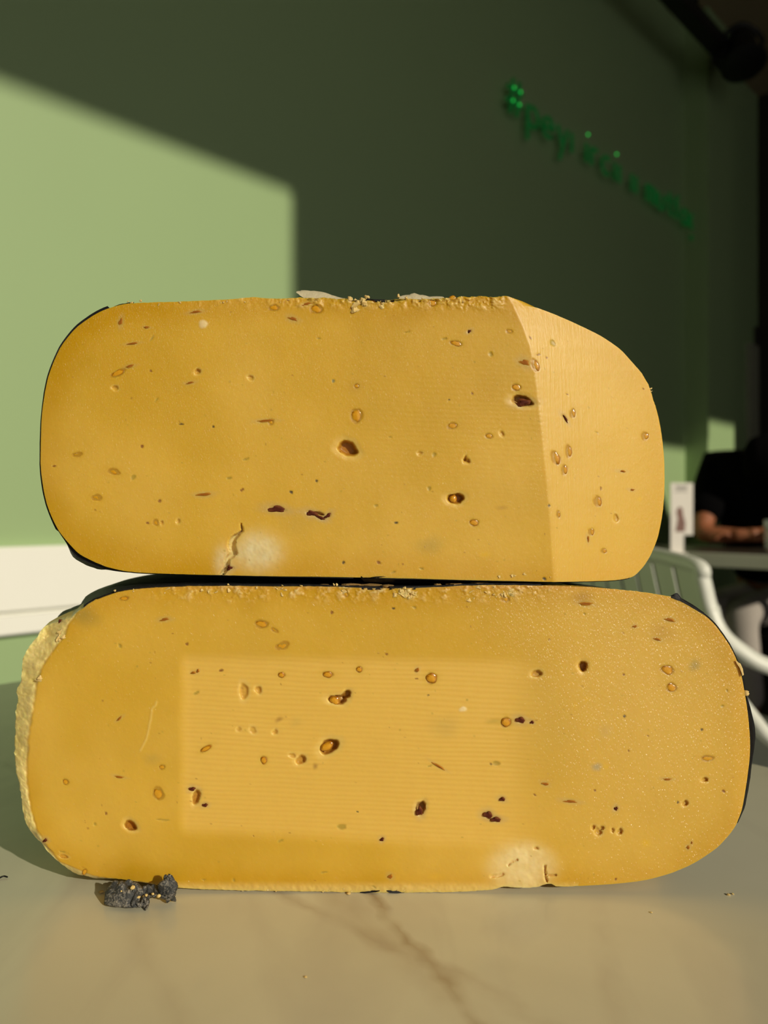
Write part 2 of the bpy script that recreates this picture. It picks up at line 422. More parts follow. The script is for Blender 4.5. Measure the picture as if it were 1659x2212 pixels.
    for k in range(K+1):
        t = ks[k]; ang = ar*(1-t)+al*t; r = rr*(1-t)+rl*t; z = pr[:, 2]*(1-t)+pl[:, 2]*t
        rings.append(np.stack([xc+r*np.cos(ang), yc+r*np.sin(ang), z], -1))
    rings = np.array(rings); rings = cfg['warp'](rings)
    m_ = rings.shape[1]
    step = 3                                         # body is coarser than the face; first and last ring share face verts
    inner = rings[1:K]                               # K-1 rings
    off = nf; verts.append(inner.reshape(-1, 3))
    def rid(k, j):
        if k == 0: return ring0[rt[j]]
        if k == K: return ring0[lf[j]]
        return off+(k-1)*m_+j
    ids = np.zeros((K+1, m_), int)
    ids[0] = ring0[rt]; ids[K] = ring0[lf]; ids[1:K] = off+np.arange((K-1)*m_).reshape(K-1, m_)
    quads.append(np.stack([ids[:-1, :-1], ids[:-1, 1:], ids[1:, 1:], ids[1:, :-1]], -1).reshape(-1, 4))
    V = np.vstack(verts)
    Q = np.vstack(quads)
    # close the small discs at the top and bottom
    topc = len(V); botc = topc+1
    V = np.vstack([V, [[xc, yc, pr[0, 2]]], [[xc, yc, pr[-1, 2]]]])
    faces3 = [(topc, int(ids[k, 0]), int(ids[k+1, 0])) for k in range(K)]+[(botc, int(ids[k+1, -1]), int(ids[k, -1])) for k in range(K)]
    root = cfg['root']
    me = bpy.data.meshes.new('paste')
    nq = len(Q); ntri = len(faces3)
    me.vertices.add(len(V)); me.vertices.foreach_set('co', V.astype(np.float32).ravel())
    loops = np.r_[Q.ravel(), np.array(faces3).ravel()].astype(np.int32)
    me.loops.add(len(loops)); me.loops.foreach_set('vertex_index', loops)
    me.polygons.add(nq+ntri)
    st = np.r_[np.arange(nq)*4, nq*4+np.arange(ntri)*3].astype(np.int32)
    me.polygons.foreach_set('loop_start', st)
    me.update(calc_edges=True); me.validate()
    ca_ = me.attributes.new('paste_colour', 'FLOAT_COLOR', 'POINT'); mk = me.attributes.new('surface_mask', 'FLOAT_COLOR', 'POINT')
    CA = np.ones((len(V), 4), np.float32); CA[:, :3] = C_EDGE; CA[:nf, :3] = np.clip(colr.reshape(-1, 3), 0.005, 0.95)
    MK = np.zeros((len(V), 4), np.float32); MK[:nf, :3] = mask.reshape(-1, 3)
    ca_.data.foreach_set('color', CA.ravel()); mk.data.foreach_set('color', MK.ravel())
    link_mesh('paste', me, M['paste'], root, True, 55)
    # wax rind: a shell a little outside the paste, starting just behind the cut
    st_ = 4; js = np.arange(0, m_, st_); js = np.r_[js, m_-1] if js[-1] != m_-1 else js
    B = rings[:, js]
    Kr = 72; tt = (np.linspace(0, 1, Kr+1)); e = cfg['set_back']
    rr_, ar_, zr = rr[js], ar[js], pr[js, 2]; rl_, al_, zl = rl[js], al[js], pl[js, 2]
    S = []
    for t in tt:
        t2 = e+(1-2*e)*t
        ang = ar_*(1-t2)+al_*t2; r = rr_*(1-t2)+rl_*t2; z = zr*(1-t2)+zl*t2
        S.append(np.stack([xc+r*np.cos(ang), yc+r*np.sin(ang), z], -1))
    S = cfg['warp'](np.array(S))
    du = np.gradient(S, axis=0); dv = np.gradient(S, axis=1)
    nn = np.cross(dv, du); nn /= np.linalg.norm(nn, axis=-1, keepdims=True)+1e-12
    cen = np.array([xc, yc, S[..., 2].mean()])
    sign = np.sign((nn*(S-cen)).sum(-1).mean()); nn = nn*sign
    nn[:, 0] = (0, 0, 1); nn[:, -1] = (0, 0, -1)
    offm = cfg['rind'](S, nn)
    O = S+nn*offm[..., None]; O[..., 1] += np.where(offm < -0.002, 0.006, 0)
    ns0, ns1 = O.shape[:2]
    J = np.arange(ns0*ns1).reshape(ns0, ns1)
    fq = np.stack([J[:-1, :-1], J[:-1, 1:], J[1:, 1:], J[1:, :-1]], -1).reshape(-1, 4).tolist()
    vv = O.reshape(-1, 3).tolist()
    # turn the front lip of the wax in to the paste
    for side in (0, -1):
        b = len(vv); inn = S[side]-nn[side]*0.0006
        vv += inn.tolist(); row = J[side]
        for j in range(ns1-1):
            q = (int(row[j]), b+j, b+j+1, int(row[j+1])); fq.append(q if side == 0 else q[::-1])
    b = len(vv); vv += [[xc, yc, float(O[:, 0, 2].mean())], [xc, yc, float(O[:, -1, 2].mean())]]
    for k in range(ns0-1):
        fq.append((b, int(J[k, 0]), int(J[k+1, 0]))); fq.append((b+1, int(J[k+1, -1]), int(J[k, -1])))
    mesh_obj('wax_rind', vv, fq, M['wax'], root, True, 50)
    # embedded pieces
    SEEDS = cfg['pieces']
    def surf(x, y): 
        return float(cfg['depth'](np.array([float(x)]), np.array([float(y)]))[0])
    for (kind, x, y, rx, ry, ang, *ex) in cfg['items']:
        t = surf(x, y); s = t/F
        if kind == 'seed':
            o = bpy.data.objects.new('seed', SEEDS['seed'][int(x+y) % 3])
            sc = (rx*s*0.95, min(rx, ry)*s*0.30, ry*s*0.95); dt = 0.0002+min(rx, ry)*s*0.17
        elif kind == 'dark':
            o = bpy.data.objects.new('herb_fleck', SEEDS['dark'][int(x+y) % 3])
            sc = (rx*s, 0.0007, ry*s); dt = 0.00045
        elif kind == 'streak':
            o = bpy.data.objects.new('herb_fleck', SEEDS['streak'][int(x+y) % 3])
            sc = (rx*s, 0.0004, ry*s*0.9); dt = 0.00012
        elif kind == 'hole' and len(ex) > 1 and ex[1]:
            o = bpy.data.objects.new('seed', SEEDS['seed'][int(x+y) % 3])
            q = ex[1]; x2, y2, rx2, ry2, an2 = q
            o.location = P(x2, y2, t+0.0013); o.scale = (rx2*s, 0.0009, ry2*s); o.rotation_euler = (0, math.radians(an2), 0)
            COL.objects.link(o); o.parent = root; o.matrix_parent_inverse = Matrix.Translation(-root.location); continue
        else: continue
        o.location = P(x, y, t+dt); o.scale = sc; o.rotation_euler = (0, math.radians(ang), 0)
        COL.objects.link(o); o.parent = root; o.matrix_parent_inverse = Matrix.Translation(-root.location)
    return surf

def paste_mat():
    m = NT('cheese_paste'); co = m.coord()
    c = m.n('ShaderNodeAttribute', attribute_name='paste_colour').outputs['Color']
    k = m.n('ShaderNodeSeparateColor', {0: m.n('ShaderNodeAttribute', attribute_name='surface_mask').outputs['Color']})
    fine = m.noise(co, 1400, 3)
    c = m.mix(m.math('MULTIPLY', m.ramp(m.noise(co, 260, 4), 0.35, 0.75), 0.14), c, (0.70, 0.40, 0.07, 1))
    m.set(m.b, 'Base Color', c)
    # knife ridges across the middle of the lower cheese / down the facet, sparkle where the cut stayed moist
    sep = m.n('ShaderNodeSeparateXYZ', {0: co})
    zz = m.math('ADD', sep.outputs[2], m.math('MULTIPLY', sep.outputs[0], 0.045))
    zz = m.math('ADD', zz, m.math('MULTIPLY', m.noise(m.mapping(co, (18, 18, 60)), 1, 2), 0.0035))
    h1 = m.math('SINE', m.math('MULTIPLY', zz, 2*math.pi/0.00185))
    h1 = m.math('MULTIPLY', m.math('MULTIPLY', h1, k.outputs[0]), 0.000034)
    xx = m.math('SUBTRACT', m.noise(m.mapping(co, (1, 1, 0.02)), 900, 3, 0.7), 0.5)
    h2 = m.math('MULTIPLY', m.math('MULTIPLY', xx, k.outputs[1]), 0.00012)
    sk = m.math('SUBTRACT', m.noise(m.mapping(co, (1.0, 1, 0.5), (0, -0.6, 0)), 1700, 1, 0.5), 0.5)
    h3 = m.math('MULTIPLY', sk, 0.00075)
    h4 = m.math('MULTIPLY', m.noise(co, 900, 4, 0.6), 0.000032)
    h = m.math('ADD', m.math('ADD', h1, h2), h4)
    m.bump(h)
    cb = m.n('ShaderNodeBump', {'Height': h3, 'Distance': 1.0, 'Strength': 1.0}); m.t.links.new(cb.outputs[0], m.b.inputs['Coat Normal'])
    m.set(m.b, 'Coat Weight', m.math('MULTIPLY', k.outputs[2], 0.8)); m.set(m.b, 'Coat Roughness', 0.26); m.set(m.b, 'Coat IOR', 1.5)
    m.set(m.b, 'Roughness', 0.42)
    m.set(m.b, 'Subsurface Weight', 0.55); m.b.inputs['Subsurface Radius'].default_value = (1.0, 0.55, 0.16)
    m.set(m.b, 'Subsurface Scale', 0.0032); m.set(m.b, 'Specular IOR Level', 0.42)
    return m.m
M['paste'] = paste_mat()
def wax_mat():
    m = NT('black_wax'); co = m.coord()
    n1 = m.noise(co, 500, 5, 0.65); n2 = m.noise(co, 90, 3)
    m.set(m.b, 'Base Color', m.mix(m.ramp(n1, 0.62, 0.82), (0.010, 0.010, 0.011, 1), (0.09, 0.085, 0.075, 1)))
    m.set(m.b, 'Roughness', 0.55); m.set(m.b, 'Specular IOR Level', 0.25); m.bump(m.math('ADD', m.math('MULTIPLY', n1, 0.0002), m.math('MULTIPLY', n2, 0.0009)))
    return m.m
M['wax'] = wax_mat()
def seed_mat(name, c, c2, sss=0.5, rough=0.18, spec=0.5):
    m = NT(name); co = m.coord('Object'); f_ = m.noise(co, 2.2, 4)
    sp = m.n('ShaderNodeSeparateXYZ', {0: co})
    r2 = m.math('ADD', m.math('MULTIPLY', sp.outputs[0], sp.outputs[0]), m.math('MULTIPLY', sp.outputs[2], sp.outputs[2]))
    r2 = m.math('ADD', r2, m.math('MULTIPLY', m.math('SUBTRACT', f_, 0.5), 1.3))
    m.set(m.b, 'Base Color', m.mix(m.ramp(r2, 0.30, 0.85), rgba(c), rgba(c2)))
    m.set(m.b, 'Roughness', rough); m.set(m.b, 'Specular IOR Level', spec); m.set(m.b, 'Subsurface Weight', sss)
    m.b.inputs['Subsurface Radius'].default_value = (1, 0.4, 0.08); m.set(m.b, 'Subsurface Scale', 0.001)
    m.bump(m.math('MULTIPLY', f_, 0.12), 0.0006)
    return m.m
M['seed'] = seed_mat('fenugreek_seed', (0.72, 0.36, 0.02), (0.38, 0.15, 0.006)); M['dark_fleck'] = seed_mat('dark_herb', (0.085, 0.016, 0.008), (0.17, 0.05, 0.015), 0.2, 0.7, 0.15)
M['streak'] = seed_mat('brown_herb', (0.34, 0.11, 0.008), (0.52, 0.25, 0.02), 0.3, 0.7, 0.2)
def proto(mat, seed, wob):
    b = MB().ball((0, 0, 0), 1, 1, 1, 16, 10, None, 0)
    rg = np.random.RandomState(seed); ph = rg.rand(6)*6.28
    vs = []
    for p in b.v:
        th = math.atan2(p.z, p.x)
        g = 1+wob*(math.sin(2*th+ph[0])*0.5+math.sin(3*th+ph[1])*0.6+math.sin(5*th+ph[2])*0.4)+wob*0.5*math.sin(4*p.y+ph[3])
        vs.append(p*g)
    me = bpy.data.meshes.new('piece'); me.from_pydata([tuple(v) for v in vs], [], b.f); me.update()
    me.polygons.foreach_set('use_smooth', [True]*len(me.polygons)); me.materials.append(mat)
    return me
PIECES = {'seed': [proto(M['seed'], s, 0.12) for s in (1, 2, 3)], 'dark': [proto(M['dark_fleck'], s, 0.33) for s in (4, 5, 6)],
          'streak': [proto(M['streak'], s, 0.25) for s in (7, 8, 9)]}
BLK = (0.05, 0.035, 0.02); YEL = (0.80, 0.50, 0.02); GRN = (0.30, 0.26, 0.10)

# ---- upper cheese
XE = [(1096, 636), (1112, 665), (1130, 705), (1146, 750), (1156, 800), (1165, 880), (1174, 960), (1183, 1050), (1190, 1130), (1197, 1260)]
xe_y = np.array([p[1] for p in XE], float); xe_x = np.array([p[0] for p in XE], float)
def xedge(y): return np.interp(y, xe_y, xe_x)
def softplus(x, w): return np.where(x > 20*w, x, w*np.log1p(np.exp(np.clip(x/w, -30, 20))))
def up_depth(X, Y):
    k = softplus(X-xedge(Y), 3.0)
    it = 1/D0-0.0009*k
    t = 1/it
    lt = np.clip((230-X)/150, 0, 1)                 # the cut edge rounds off a little on the left
    return t+0.002*lt**2
def up_feat(X, Y, E, disp, col, mask):
    fx = sstep(-4, 10, X-xedge(Y))
    disp = disp-0.00007*np.exp(-((X-xedge(Y)+1)/4.0)**2)      # burr along the kink
    facet = np.array((0.75, 0.485, 0.085))
    col = col*(1-0.6*fx[..., None])+facet*0.6*fx[..., None]
    mask[..., 1] = fx*np.clip(1-(X-xedge(Y)-60)/160, 0.15, 1)
    mask[..., 0] = 0.35*sstep(700, 900, X)*(1-fx)*np.exp(-((Y-900)/130.0)**2)
    mask[..., 2] = 0.22
    ti = np.exp(-((Y-(640+0*X))/22.0)**2)*sstep(640, 1080, X)*(1-fx)   # crumbly top
    top = 1-sstep(0, 34, Y-642-0.00004*(X-700)**2)
    cn = vnoise(X, Y, 13, 21, 4, 0.7)
    tm = top*sstep(560, 660, X)*(1-sstep(1060, 1100, X))+0.5*top*sstep(270, 420, X)
    disp = disp-0.0010*tm*np.maximum(cn, -0.2); col = col+(C_PALE-col)*(0.45*tm*sstep(-0.1, 0.5, cn))[..., None]
    # crack with the pale crumbled patch
    cp = [(521, 1133), (523, 1146), (504, 1162), (500, 1178), (506, 1195), (493, 1206), (490, 1225), (480, 1240)]
    dd = dist_poly(X, Y, cp)+1.5*vnoise(X, Y, 7, 5, 3)
    wv = 1.5+5.0*sstep(1145, 1172, Y)*(1-0.45*sstep(1190, 1205, Y))
    ck = 1-sstep(wv-1.5, wv+1.5, dd); disp = disp+0.0024*ck
    pm = np.exp(-(((X-556)/52.0)**2+((Y-1192)/42.0)**2)**1.6)*(X > 495)+0.75*np.exp(-(((X-482)/20.0)**2+((Y-1212)/34.0)**2)**1.3)
    pm = np.clip(pm*(0.85+0.3*vnoise(X, Y, 12, 8, 3)), 0, 1)
    col = col+(np.array((0.82, 0.74, 0.47))-col)*(0.85*pm)[..., None]
    disp = disp-0.0003*pm-0.00025*pm*vnoise(X, Y, 14, 9, 4)
    col = col+(np.array((0.74, 0.60, 0.26))-col)*(0.8*ck)[..., None]
    return disp, col, mask
up_outline = [(88, 960), (91, 890), (104, 815), (130, 752), (166, 707), (215, 674), (262, 658), (300, 654), (400, 651), (500, 646), (545, 642), (600, 645), (650, 643),
    (700, 645), (750, 646), (800, 650), (860, 646), (900, 646), (960, 644), (1000, 641), (1060, 641), (1092, 639), (1112, 646), (1126, 654), (1132, 660), (1160, 665), (1200, 680), (1250, 702),
    (1300, 727), (1340, 755), (1365, 782), (1385, 805), (1400, 830), (1411, 862), (1422, 900), (1430, 945), (1435, 1000), (1435, 1060), (1431, 1110), (1421, 1160), (1405, 1200), (1388, 1226),
    (1368, 1245), (1340, 1252), (1300, 1255), (1200, 1257), (1100, 1255), (1000, 1253), (900, 1250), (800, 1248), (700, 1246), (600, 1245), (500, 1243), (416, 1241), (350, 1239), (304, 1237),
    (267, 1233), (229, 1224), (192, 1208), (166, 1192), (128, 1148), (106, 1103), (95, 1062), (88, 1010)]
def up_amp(x, y):
    a = 0.35+0*x
    a = a+4.2*((y < 665) & (x > 640) & (x < 1085))+0.8*((y < 665) & (x > 280) & (x <= 640))+1.6*((abs(x-1400) < 16) & (y < 880) & (y > 800))
    return a
I_UP = [
 ('seed', 592, 665, 12, 7, 5), ('streak', 633, 689, 12, 5, 22), ('streak', 662, 657, 13, 3, -14), ('seed', 684, 668, 14, 10, 10), ('streak', 261, 695, 4.5, 10, 15),
 ('streak', 423, 674, 13, 3.2, -5), ('pale', 439, 700, 11, 9, 20), ('streak', 287, 742, 12, 2.4, -6), ('olive', 328, 731, 9, 2, -55), ('streak', 317, 707, 6, 2.2, 0),
 ('seed', 255, 806, 16, 7, -25), ('streak', 281, 791, 9, 3, -15), ('hole', 249, 838, 8, 5, 0, .0007), ('dot', 326, 801, 3, 3, 0), ('hole', 427, 803, 7, 6, 0, .0010), ('streak', 411, 827, 9, 2.8, -10),
 ('hole', 541, 816, 8, 5, 15, .0006), ('olive', 338, 864, 7, 2, -50), ('dot', 307, 964, 4, 4, 0), ('dot', 392, 916, 6, 2, 5, BLK), ('dot', 461, 922, 3, 3, 0, BLK),
 ('streak', 574, 909, 18, 3, -4), ('seed', 585, 912, 7, 6, 0), ('seed', 167, 982, 10, 6, -10), ('seed', 246, 1019, 13, 7, 5), ('olive', 288, 1031, 7, 5, -30), ('olive', 531, 992, 9, 2.6, -18),
 ('olive', 495, 1033, 6, 3.5, -15), ('dot', 117, 1007, 5, 2, -10), ('seed', 209, 1075, 11, 7, 10), ('streak', 441, 1068, 17, 4, -3), ('dot', 345, 1082, 4, 4, 0), ('dot', 523, 1058, 5, 3, -20),
 ('dark', 598, 1100, 20, 7, 3), ('dark', 672, 1109, 14, 6, 12), ('dark', 692, 1118, 12, 4, 25), ('dark', 708, 1114, 9, 5, -35), ('hole', 688, 1110, 12, 5, 10, .0012),
 ('dot', 629, 1063, 5, 3.5, 15, BLK), ('dot', 684, 1039, 3.5, 3, 0, BLK),
 ('seed', 337, 1129, 7, 7, 0), ('dot', 319, 1130, 4, 3, 20), ('hole', 349, 1129, 4, 5, 0, .0007), ('hole', 385, 1126, 4, 6, 20, .0006), ('dark', 497, 1227, 8, 5, -10),
 ('seed', 770, 898, 12, 17, 8), ('seed', 770, 834, 6, 4.5, 0), ('hole', 751, 969, 23, 17, 10, .0022, (728, 978, 9, 5, 0)), ('seed', 985, 742, 13, 6, 15), ('dark', 1014, 716, 5, 3.2, -25),
 ('seed', 933, 655, 10, 7, 10), ('seed', 978, 645, 8, 7, 0), ('seed', 1100, 716, 7, 5, 0), ('olive', 1060, 765, 5, 6, 0), ('streak', 1133, 783, 12, 8, 20), ('seed', 1156, 789, 8, 14, -28),
 ('seed', 1115, 837, 11, 7, 10), ('hole', 1128, 866, 24, 12, 8, .0022), ('dark', 1130, 870, 16, 7, -6), ('seed', 977, 920, 11, 7, 0), ('seed', 1056, 942, 8, 6, 0), ('hole', 1084, 937, 5, 7, -20, .0005),
 ('hole', 1008, 995, 9, 5, 20, .0010), ('hole', 1004, 992, 3, 9, 20, .0008), ('hole', 907, 979, 7, 4, 0, .0005), ('olive', 938, 982, 5, 5, 0), ('hole', 984, 1077, 18, 13, 0, .0020, (979, 1078, 8, 9, 10)),
 ('dot', 720, 823, 4, 4, 0, GRN), ('dark', 1220, 903, 3, 11, -35), ('seed', 1237, 893, 6, 10, 0), ('seed', 1228, 975, 7, 13, -10), ('seed', 1200, 989, 9, 15, -15), ('seed', 1219, 1015, 7, 10, 0),
 ('seed', 1393, 942, 8.5, 8, 0), ('streak', 1342, 1018, 9, 2.6, 3), ('streak', 1364, 1058, 7, 2.2, 5), ('olive', 1194, 741, 6, 8, -25), ('seed', 1291, 1083, 8, 12, -20), ('seed', 1206, 1111, 4, 8, 0),
 ('hole', 1330, 1119, 6, 10, 0, .0006), ('seed', 1277, 1149, 6, 8, 0), ('streak', 1270, 1164, 3, 7, -10), ('seed', 1304, 1190, 6, 5.5, 0), ('seed', 1024, 1129, 11, 7, 5), ('stain', 1046, 1198, 10, 6, 0, YEL, .6),
 ('stain', 1084, 1097, 11, 5, 0, C_BROWN, .3), ('dot', 1176, 1250, 5, 3.5, 10, BLK), ('dot', 856, 1129, 5, 2.4, 0, BLK), ('dot', 742, 1215, 3.5, 4, 0, BLK), ('dot', 818, 1215, 5, 4, 30),
 ('dot', 1186, 1092, 3, 3, 0, BLK), ('stain', 930, 1178, 26, 20, 0, GRN, .28), ('stain', 640, 1130, 40, 30, 0, GRN, .12), ('dot', 1298, 1055, 2.5, 4, 0), ('stain', 1382, 1078, 5, 5, 0, YEL, .6),
 ('dot', 1181, 773, 2.5, 2.5, 0), ('dot', 1163, 766, 5, 1.8, 0), ('dot', 1146, 730, 1.8, 5, -30), ('dot', 1225, 852, 3, 1.6, 10), ('dot', 970, 863, 2, 2, 0, BLK), ('dot', 1020, 850, 3, 3, 0),
 ('olive', 960, 732, 8, 2.2, -8), ('olive', 880, 717, 7, 1.8, -10), ('olive', 688, 731, 5, 2.2, 0), ('stain', 770, 834, 18, 14, 0, C_BROWN, .12), ('olive', 812, 1092, 5, 3, 0), ('olive', 927, 1055, 4, 6, 0),
 ('olive', 850, 1236, 6, 2.4, -25), ('olive', 910, 1228, 6, 2.2, 5), ('dot', 1390, 840, 3, 1.6, 30), ('dot', 1203, 1003, 2, 2, 0), ('olive', 1289, 934, 4, 1.4, 35), ('olive', 843, 944, 4, 1.8, 0)]
up_root = empty('cheese_half', (-0.005, 0.335, CZ-0.0272), 'upper half wheel of yellow seeded cheese, its right side cut back at an angle', 'cheese')
def up_rind(S, nn):
    az = np.abs(nn[..., 2]); o = 0.0014*az**2+0.0005*(1-az**2)
    w = 0.00012*vnoise(S[..., 0]*5700, S[..., 2]*5700+S[..., 1]*3000, 60, 4, 3)*(1-az**2)
    right = (S[..., 0] > 0.03) & (S[..., 1] < 0.325)
    lowleft = np.exp(-((S[..., 2]-(CZ-0.0195))/0.0055)**2)*sstep(0.07, 0.095, -S[..., 0])*sstep(0.2802, 0.2835, S[..., 1])*(1-az**6)
    o = o+w
    o = np.where((nn[..., 2] < -0.5), o*0.3, o)
    o = o+0.0042*lowleft
    hide = (nn[..., 2] > 0.55) & (S[..., 0] > -0.104) & (S[..., 1] < 0.33)
    return np.where(hide, -0.0028, np.where(right & (az < 0.93), -0.0008, o))
cfg_up = dict(outline=up_outline, amp=up_amp, seed=2, corners=[(150, 725), (1374, 792), (1396, 1214), (150, 1174)], nu=620, nv=260, edge_w=80, feat=up_feat,
    items=I_UP, specks=150, depth=up_depth, xc=-0.005, c_off=0.057, root=up_root, set_back=0.004, rind=up_rind, warp=lambda A: A, pieces=PIECES)
surf_up = build_cheese(cfg_up)

# ---- lower cheese
INN = [(205, 1296), (165, 1325), (148, 1350), (140, 1375), (115, 1405), (92, 1440), (80, 1475), (72, 1530), (63, 1590), (58, 1650), (60, 1700), (68, 1750), (80, 1790), (96, 1822), (130, 1862), (205, 1893), (330, 1908)]
inn_y = np.array([p[1] for p in INN], float); inn_x = np.array([p[0] for p in INN], float)
def rimw(X, Y):
    inx = np.interp(Y, inn_y, inn_x); d = inx-X+3.0*vnoise(X, Y, 16, 31, 4, 0.65)
    return d
def lo_depth(X, Y):
    d = rimw(X, Y)
    return D0+0.0036*sstep(0, 48, d)+0.0004*sstep(-3, 3, d)+0.002*sstep(1560, 1640, X)**2
def lo_feat(X, Y, E, disp, col, mask):
    d = rimw(X, Y); rm = sstep(-2, 5, d)
    cr_ = vnoise(X, Y, 34, 33, 5, 0.6)
    lump = 0.0015*cr_+0.0003*np.abs(vnoise(X, Y, 11, 34, 3))
    disp = disp*(1-rm)-lump*rm
    col = col*(1-rm[..., None])+(np.array((0.90, 0.72, 0.27))+0.08*cr_[..., None])*rm[..., None]
    # knife-planed rectangle in the middle
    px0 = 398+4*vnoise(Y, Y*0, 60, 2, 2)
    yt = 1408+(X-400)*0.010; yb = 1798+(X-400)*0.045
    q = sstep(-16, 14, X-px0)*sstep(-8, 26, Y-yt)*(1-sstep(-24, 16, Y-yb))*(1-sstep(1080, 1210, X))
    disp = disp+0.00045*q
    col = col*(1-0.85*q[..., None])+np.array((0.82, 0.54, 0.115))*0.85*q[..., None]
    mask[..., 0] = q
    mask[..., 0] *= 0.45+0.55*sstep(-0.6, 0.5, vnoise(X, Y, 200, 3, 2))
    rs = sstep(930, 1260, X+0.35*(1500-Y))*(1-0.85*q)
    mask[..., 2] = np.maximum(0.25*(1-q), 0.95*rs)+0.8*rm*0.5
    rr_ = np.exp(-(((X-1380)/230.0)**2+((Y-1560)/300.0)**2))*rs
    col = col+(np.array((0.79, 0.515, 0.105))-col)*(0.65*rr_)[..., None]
    # crumbly band along the top
    top = (1-sstep(4, 46, Y-1268))
    cn = vnoise(X, Y, 15, 41, 4, 0.72)
    tm = top*sstep(280, 420, X)*(1-sstep(1130, 1260, X))
    disp = disp-0.0011*tm*np.maximum(cn, -0.1); col = col+(np.array((0.90, 0.74, 0.42))-col)*(0.55*tm*sstep(0.0, 0.5, cn))[..., None]
    tan = np.exp(-((Y-1268)/5.0)**2); col = col+(np.array((0.62, 0.30, 0.06))-col)*(0.5*tan*(1-rm))[..., None]
    bt = sstep(1900, 1920, Y)*(X < 1250); col = col+(C_PALE-col)*(0.6*bt)[..., None]; disp = disp-0.0003*bt*vnoise(X, Y, 10, 43, 3)
    # pale patch and its cracks
    pm = np.exp(-((((X-1128)/72.0)**2+((Y-1872)/52.0)**2)**2.2))
    pm = np.clip(pm*(0.9+0.25*vnoise(X, Y, 16, 18, 3)), 0, 1)
    col = col+(np.array((0.90, 0.75, 0.40))-col)*(0.85*pm)[..., None]
    disp = disp-0.0003*pm-0.0003*pm*vnoise(X, Y, 22, 19, 4)
    for cp, wv, dp in (([(1177, 1870), (1178, 1893), (1181, 1903)], 2.2, .0012), ([(1178, 1889), (1188, 1891), (1201, 1890)], 1.6, .0010), ([(1098, 1868), (1106, 1861), (1117, 1857)], 1.8, .0008),
                       ([(1062, 1893), (1076, 1892), (1086, 1889)], 3.0, .0008)):
        dd = dist_poly(X, Y, cp)+1.2*vnoise(X, Y, 6, 15, 3); disp = disp+dp*(1-sstep(wv-1, wv+1.2, dd))
    dd = dist_poly(X, Y, [(338, 1516), (336, 1524), (328, 1531), (326, 1550), (321, 1575), (316, 1597), (303, 1622)])
    disp = disp-0.00016*(1-sstep(0.5, 3, dd)); col = col+(C_PALE-col)*(0.45*(1-sstep(0.5, 3.5, dd)))[..., None]
    disp = disp-0.0004*np.exp(-((X-318)/40.0)**2)*0
    return disp, col, mask
lo_outline = [(149, 1336), (172, 1318), (200, 1300), (250, 1281), (300, 1272), (400, 1267), (500, 1266), (600, 1267), (700, 1267), (760, 1269), (850, 1271), (950, 1268), (1000, 1265), (1100, 1264),
    (1200, 1266), (1300, 1270), (1380, 1278), (1440, 1287), (1466, 1294), (1500, 1313), (1540, 1345), (1572, 1388), (1588, 1418), (1600, 1452), (1610, 1505), (1616, 1546), (1620, 1597), (1619, 1640),
    (1612, 1695), (1602, 1750), (1585, 1790), (1550, 1830), (1500, 1864), (1450, 1886), (1390, 1902), (1320, 1910), (1250, 1914), (1205, 1915), (1190, 1909), (1174, 1911), (1162, 1916), (1120, 1918), (1088, 1915),
    (1066, 1921), (1000, 1926), (900, 1928), (800, 1929), (700, 1926), (600, 1925), (500, 1923), (400, 1919), (350, 1913), (300, 1905), (250, 1898), (205, 1897), (165, 1887), (132, 1866), (100, 1836),
    (80, 1802), (57, 1782), (48, 1742), (43, 1702), (42, 1690), (35, 1668), (31, 1625), (33, 1580), (34, 1535), (39, 1508), (35, 1496), (38, 1484), (46, 1470), (48, 1430), (58, 1405), (75, 1382), (95, 1356), (118, 1345)]
def lo_amp(x, y):
    a = 0.4+0*x
    a = a+2.2*(x < 210)+1.0*((y > 1880) & (x < 1250))+1.0*((y < 1300) & (x > 250) & (x < 1480))
    return a
